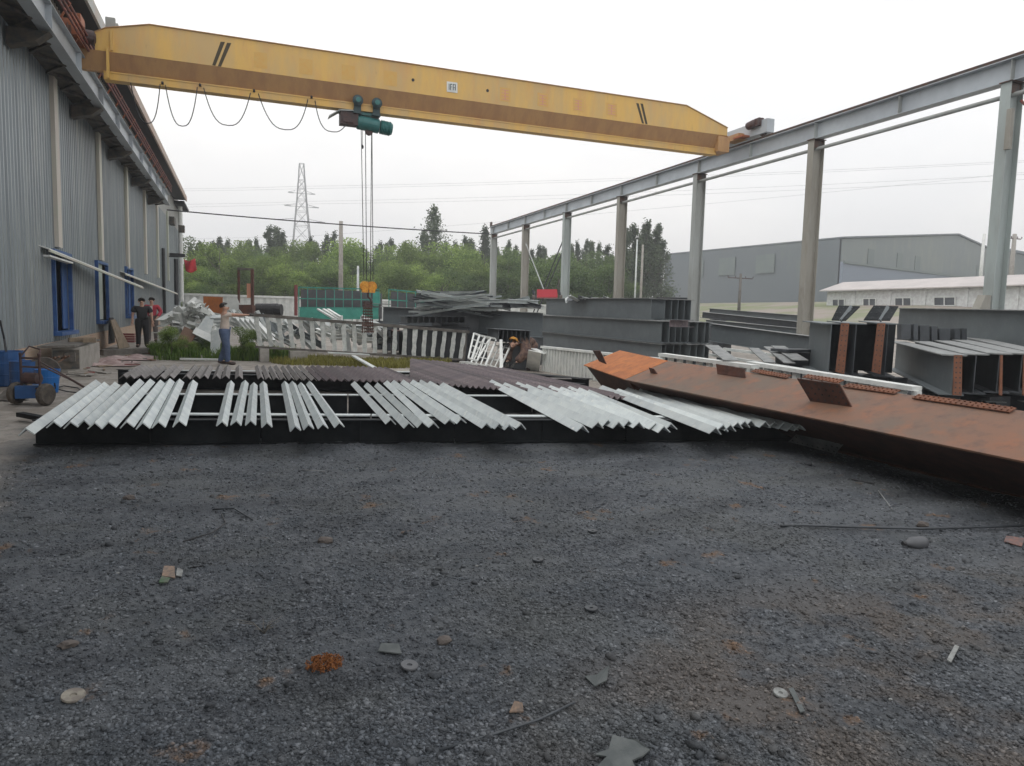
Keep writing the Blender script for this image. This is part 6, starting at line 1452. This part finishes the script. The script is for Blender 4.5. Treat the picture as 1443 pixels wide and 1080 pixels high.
def person(loc, rz, label, J, cl, hair, glove=None, scale=1):
    root = thing('person', label, 'person', loc, rz); root.scale = (scale*1.17, scale*1.17, scale)
    Rd = dict(pel=(.10, .09), spi=(.115, .08), che=(.14, .095), nec=.052, chin=.068, hea=.088, cro=.07)
    E_ = [('pel', 'spi'), ('spi', 'che'), ('che', 'nec'), ('nec', 'chin'), ('chin', 'hea'), ('hea', 'cro'), ('hea', 'nose')]
    Rd['nose'] = .018; f = J.get('face', Vector((0, 1, 0))); J['nose'] = J['hea']+f*.105-Vector((0, 0, .015))
    for s in 'lr':
        E_ += [('che', 'sh'+s), ('sh'+s, 'el'+s), ('el'+s, 'wr'+s), ('wr'+s, 'pa'+s), ('pel', 'hi'+s), ('hi'+s, 'kn'+s), ('kn'+s, 'an'+s), ('an'+s, 'to'+s)]
        Rd.update({'sh'+s: .062, 'el'+s: .043, 'wr'+s: .028, 'pa'+s: (.042, .018), 'hi'+s: .082, 'kn'+s: .06, 'an'+s: .042, 'to'+s: (.045, .03)})
        w_, e_ = J['wr'+s], J['el'+s]; hd = (w_-e_).normalized(); sd_ = hd.cross(Vector((.2, .3, 1))).normalized()
        J['pa'+s] = w_+hd*.07
        for i, (o_, l_) in enumerate(((-.032, .06), (-.011, .075), (.011, .07), (.031, .055))):
            J['f%d%s' % (i, s)] = J['pa'+s]+sd_*o_+hd*.035; J['g%d%s' % (i, s)] = J['pa'+s]+sd_*o_*1.2+hd*(.03+l_)+Vector((0, 0, -.015)); Rd['f%d%s' % (i, s)] = .0095; Rd['g%d%s' % (i, s)] = .008
            E_ += [('pa'+s, 'f%d%s' % (i, s)), ('f%d%s' % (i, s), 'g%d%s' % (i, s))]
        J['t'+s] = w_+hd*.05-sd_*.055; Rd['t'+s] = .01; E_.append(('wr'+s, 't'+s))
    J = {k: v for k, v in J.items() if k != 'face'}
    body = skinmesh('body', J, E_, Rd, M['skin'], root, 2)
    def sub(name, keys, grow, mm, extra={}):
        e2 = [(a, b) for a, b in E_ if a in keys and b in keys]; j2 = {k: extra.get(k, J[k]) for k in keys}
        r2 = {k: tuple(q+(grow+.022 if k in ('spi', 'che', 'hil', 'hir') else grow) for q in (Rd[k] if hasattr(Rd[k], '__len__') else (Rd[k], Rd[k]))) for k in keys}
        if name == 'trousers': r2['pel'] = (.125, .125)
        else: r2['pel'] = (.15, .15) if 'pel' in keys else None
        if r2.get('pel', 1) is None: del r2['pel']
        return skinmesh(name, j2, e2, r2, M[mm], root, 2)
    for nm, keys, gr, mm, ex in cl(J): sub(nm, keys, gr, mm, ex)
    hc = J['hea'].lerp(J['cro'], .45); back_ = -f
    bm = bmesh.new(); bmesh.ops.create_icosphere(bm, subdivisions=3, radius=1)
    dl = [v for v in bm.verts if v.co.dot(f) > .05 and v.co.z < .42+.25*v.co.dot(f) or v.co.z < -.5]
    bmesh.ops.delete(bm, geom=dl, context='VERTS')
    for v in bm.verts: v.co = Vector((v.co.x*.097, v.co.y*.108, v.co.z*.112))*(1+.05*math.sin(v.co.x*40+v.co.z*33))
    me = bpy.data.meshes.new('hair'); bm.to_mesh(me); bm.free(); me.materials.append(M[hair]); o = bpy.data.objects.new('hair' if hair == 'hair' else 'cap', me); C.objects.link(o); o.parent = root; o.location = hc+back_*.012+Vector((0, 0, .012))
    o.modifiers.new('so', 'SOLIDIFY').thickness = .018
    for p_ in me.polygons: p_.use_smooth = True
    for sx_ in (-1, 1):
        sd_ = f.cross(Vector((0, 0, 1))).normalized()*sx_
        bm = bmesh.new(); bmesh.ops.create_icosphere(bm, subdivisions=2, radius=.010); me = bpy.data.meshes.new('eye'); bm.to_mesh(me); bm.free(); me.materials.append(M['hair']); o = bpy.data.objects.new('eye', me); C.objects.link(o); o.parent = root; o.location = J['hea']+f*.086+sd_*.033+Vector((0, 0, .015))
    m = MB(); c = J['chin']+f*.075+Vector((0, 0, .01)); sd_ = f.cross(Vector((0, 0, 1))).normalized(); m.tube([c-sd_*.024, c+f*.006, c+sd_*.024], [.003, .007, .003], 6); m.build('mouth', M['pinkpaint'], root, local=True)
    for sx_ in (-1, 1):
        m = MB(); m.lathe([(.008, -.012), (.026, -.006), (.026, .006), (.01, .012)], J['hea']+sd_*sx_*.088, 10, sd_); m.build('ear', M['skin'], root, local=True)
    for s in 'lr':
        a_, t_ = J['an'+s], J['to'+s]; m = MB(); m.tube([a_+(a_-t_).normalized()*.05+Vector((0, 0, -.03)), a_+Vector((0, 0, -.03)), t_, t_+(t_-a_).normalized()*.04], [.045, .052, .048, .03], 10); m.build('shoe', M['shoe'], root, local=True, smooth=True)
    if glove:
        for s in glove:
            sub('glove', ['wr'+s, 'pa'+s, 't'+s]+['%s%d%s' % (a, i, s) for a in 'fg' for i in range(4)], .008, 'glove', {})
    return root
Vv = lambda *a: Vector(a)
def stand():
    return dict(pel=Vv(0, 0, .93), spi=Vv(0, .01, 1.1), che=Vv(0, 0, 1.28), nec=Vv(0, 0, 1.42), chin=Vv(0, .02, 1.48), hea=Vv(0, .015, 1.545), cro=Vv(0, .005, 1.60), face=Vv(0, 1, 0),
                shl=Vv(-.17, 0, 1.36), ell=Vv(-.22, -.02, 1.1), wrl=Vv(-.22, .06, .87), shr=Vv(.17, 0, 1.36), elr=Vv(.22, -.02, 1.1), wrr=Vv(.22, .06, .87),
                hil=Vv(-.09, 0, .87), knl=Vv(-.1, .02, .48), anl=Vv(-.11, -.01, .08), tol=Vv(-.13, .13, .035), hir=Vv(.09, 0, .87), knr=Vv(.1, .02, .48), anr=Vv(.11, -.01, .08), tor=Vv(.13, .13, .035))
def clothes(top, bot, sleeves='short', tg=.018):
    def f(J):
        o = []
        keys = ['pel', 'spi', 'che', 'shl', 'shr']; ex = {'pel': J['pel']+(J['pel']-J['spi']).normalized()*.10}
        if sleeves == 'long': keys += ['ell', 'wrl', 'elr', 'wrr']
        else:
            keys += ['ell', 'elr']; ex['ell'] = J['shl'].lerp(J['ell'], .8); ex['elr'] = J['shr'].lerp(J['elr'], .8)
        o.append(('shirt' if sleeves == 'short' else 'jacket', keys, tg, top, ex))
        o.append(('trousers', ['pel', 'hil', 'knl', 'anl', 'hir', 'knr', 'anr'], .022, bot, {'anl': J['anl']+(J['anl']-J['knl']).normalized()*.045, 'anr': J['anr']+(J['anr']-J['knr']).normalized()*.045, 'pel': J['pel']+(J['spi']-J['pel']).normalized()*.15}))
        return o
    return f
# man, seen from the side facing right, arm out to the frame
J = stand(); J.update(elr=Vv(.16, .27, 1.36), wrr=Vv(.13, .53, 1.365), shr=Vv(.16, .04, 1.36), ell=Vv(-.17, .25, 1.34), wrl=Vv(-.05, .50, 1.35), che=Vv(0, .0, 1.27), knl=Vv(-.09, .0, .48), anl=Vv(-.1, -.12, .08), tol=Vv(-.1, .02, .03), anr=Vv(.1, .08, .08), tor=Vv(.11, .22, .03), knr=Vv(.1, .07, .48))
gp = G(317, 513); gp.z = gz(gp.x, gp.y)
person(gp, R(-90)-YAW-R(0)+R(10), 'man in cream shirt and blue jeans reaching out to the slatted frame', J, clothes('shirt', 'jeans'), 'hair', 'lr', 1.0)
J = stand(); J.update(knl=Vv(-.1, .05, .48), anl=Vv(-.11, .04, .08), tol=Vv(-.13, .18, .035), ell=Vv(-.25, -.02, 1.12), wrl=Vv(-.27, .03, .88), elr=Vv(.24, -.02, 1.12), wrr=Vv(.25, .08, .9))
gp = G(201, 489); gp.z = gz(gp.x, gp.y)
person(gp, math.pi-R(-6), 'woman in black short sleeved clothes standing by the workshop wall', J, clothes('blackcloth', 'blackcloth', 'short', .045), 'hair', None, 1.04)
J = stand(); J.update(elr=Vv(.27, -.03, 1.13), wrr=Vv(.2, .12, 1.0), ell=Vv(-.27, -.03, 1.13), wrl=Vv(-.2, .12, .95))
gp = G(215, 481); gp.z = gz(gp.x, gp.y)
pr2 = person(gp, math.pi+R(-8), 'person in open red jacket and white shirt behind the woman in black', J, clothes('maroon', 'greytrousers', 'long', .025), 'hair', None, 1.06)
m = MB(); m.hexa([Vv(-.05, .125, 1.0), Vv(.05, .125, 1.0), Vv(.05, .10, 1.0), Vv(-.05, .10, 1.0), Vv(-.045, .155, 1.34), Vv(.045, .155, 1.34), Vv(.045, .12, 1.34), Vv(-.045, .12, 1.34)]); m.build('white_shirt_front', M['whitepaint'], pr2, local=True)
# crouching worker bent forward, facing left / camera
J = dict(pel=Vv(0, -.28, .62), spi=Vv(0, -.14, .70), che=Vv(0, .06, .70), nec=Vv(0, .2, .66), chin=Vv(0, .27, .60), hea=Vv(0, .30, .64), cro=Vv(0, .33, .70), face=Vv(0, .6, -.8),
         shl=Vv(-.17, .1, .66), ell=Vv(-.24, .2, .40), wrl=Vv(-.13, .34, .2), shr=Vv(.17, .1, .66), elr=Vv(.24, .18, .40), wrr=Vv(.12, .34, .2),
         hil=Vv(-.1, -.25, .56), knl=Vv(-.17, .05, .38), anl=Vv(-.14, -.16, .08), tol=Vv(-.15, -.01, .03), hir=Vv(.1, -.25, .56), knr=Vv(.17, .05, .38), anr=Vv(.14, -.16, .08), tor=Vv(.15, -.01, .03))
gp = G(736, 521); gp.z = gz(gp.x, gp.y)
person(gp, math.pi+R(-62), 'crouching worker in a mustard cap and brown camouflage work clothes', J, clothes('camo', 'camo', 'long', .065), 'cap', 'lr', 1.2)

# ------------------------------------------------------------------ haze in the air
m = MB(); m.box((0, 250, 32), (1160, 760, 76)); hz = m.build('haze', M['wire'], kind='stuff')
hm = bpy.data.materials.new('hazy air'); hm.use_nodes = True; t = hm.node_tree; t.nodes.clear(); o_ = t.nodes.new('ShaderNodeOutputMaterial'); pv = t.nodes.new('ShaderNodeVolumePrincipled')
pv.inputs['Color'].default_value = (.93, .95, .98, 1); pv.inputs['Density'].default_value = .0016; pv.inputs['Anisotropy'].default_value = .2; t.links.new(pv.outputs[0], o_.inputs['Volume'])
hz.data.materials.clear(); hz.data.materials.append(hm); tag(hz, 'thin pale haze hanging over the whole yard', 'haze')
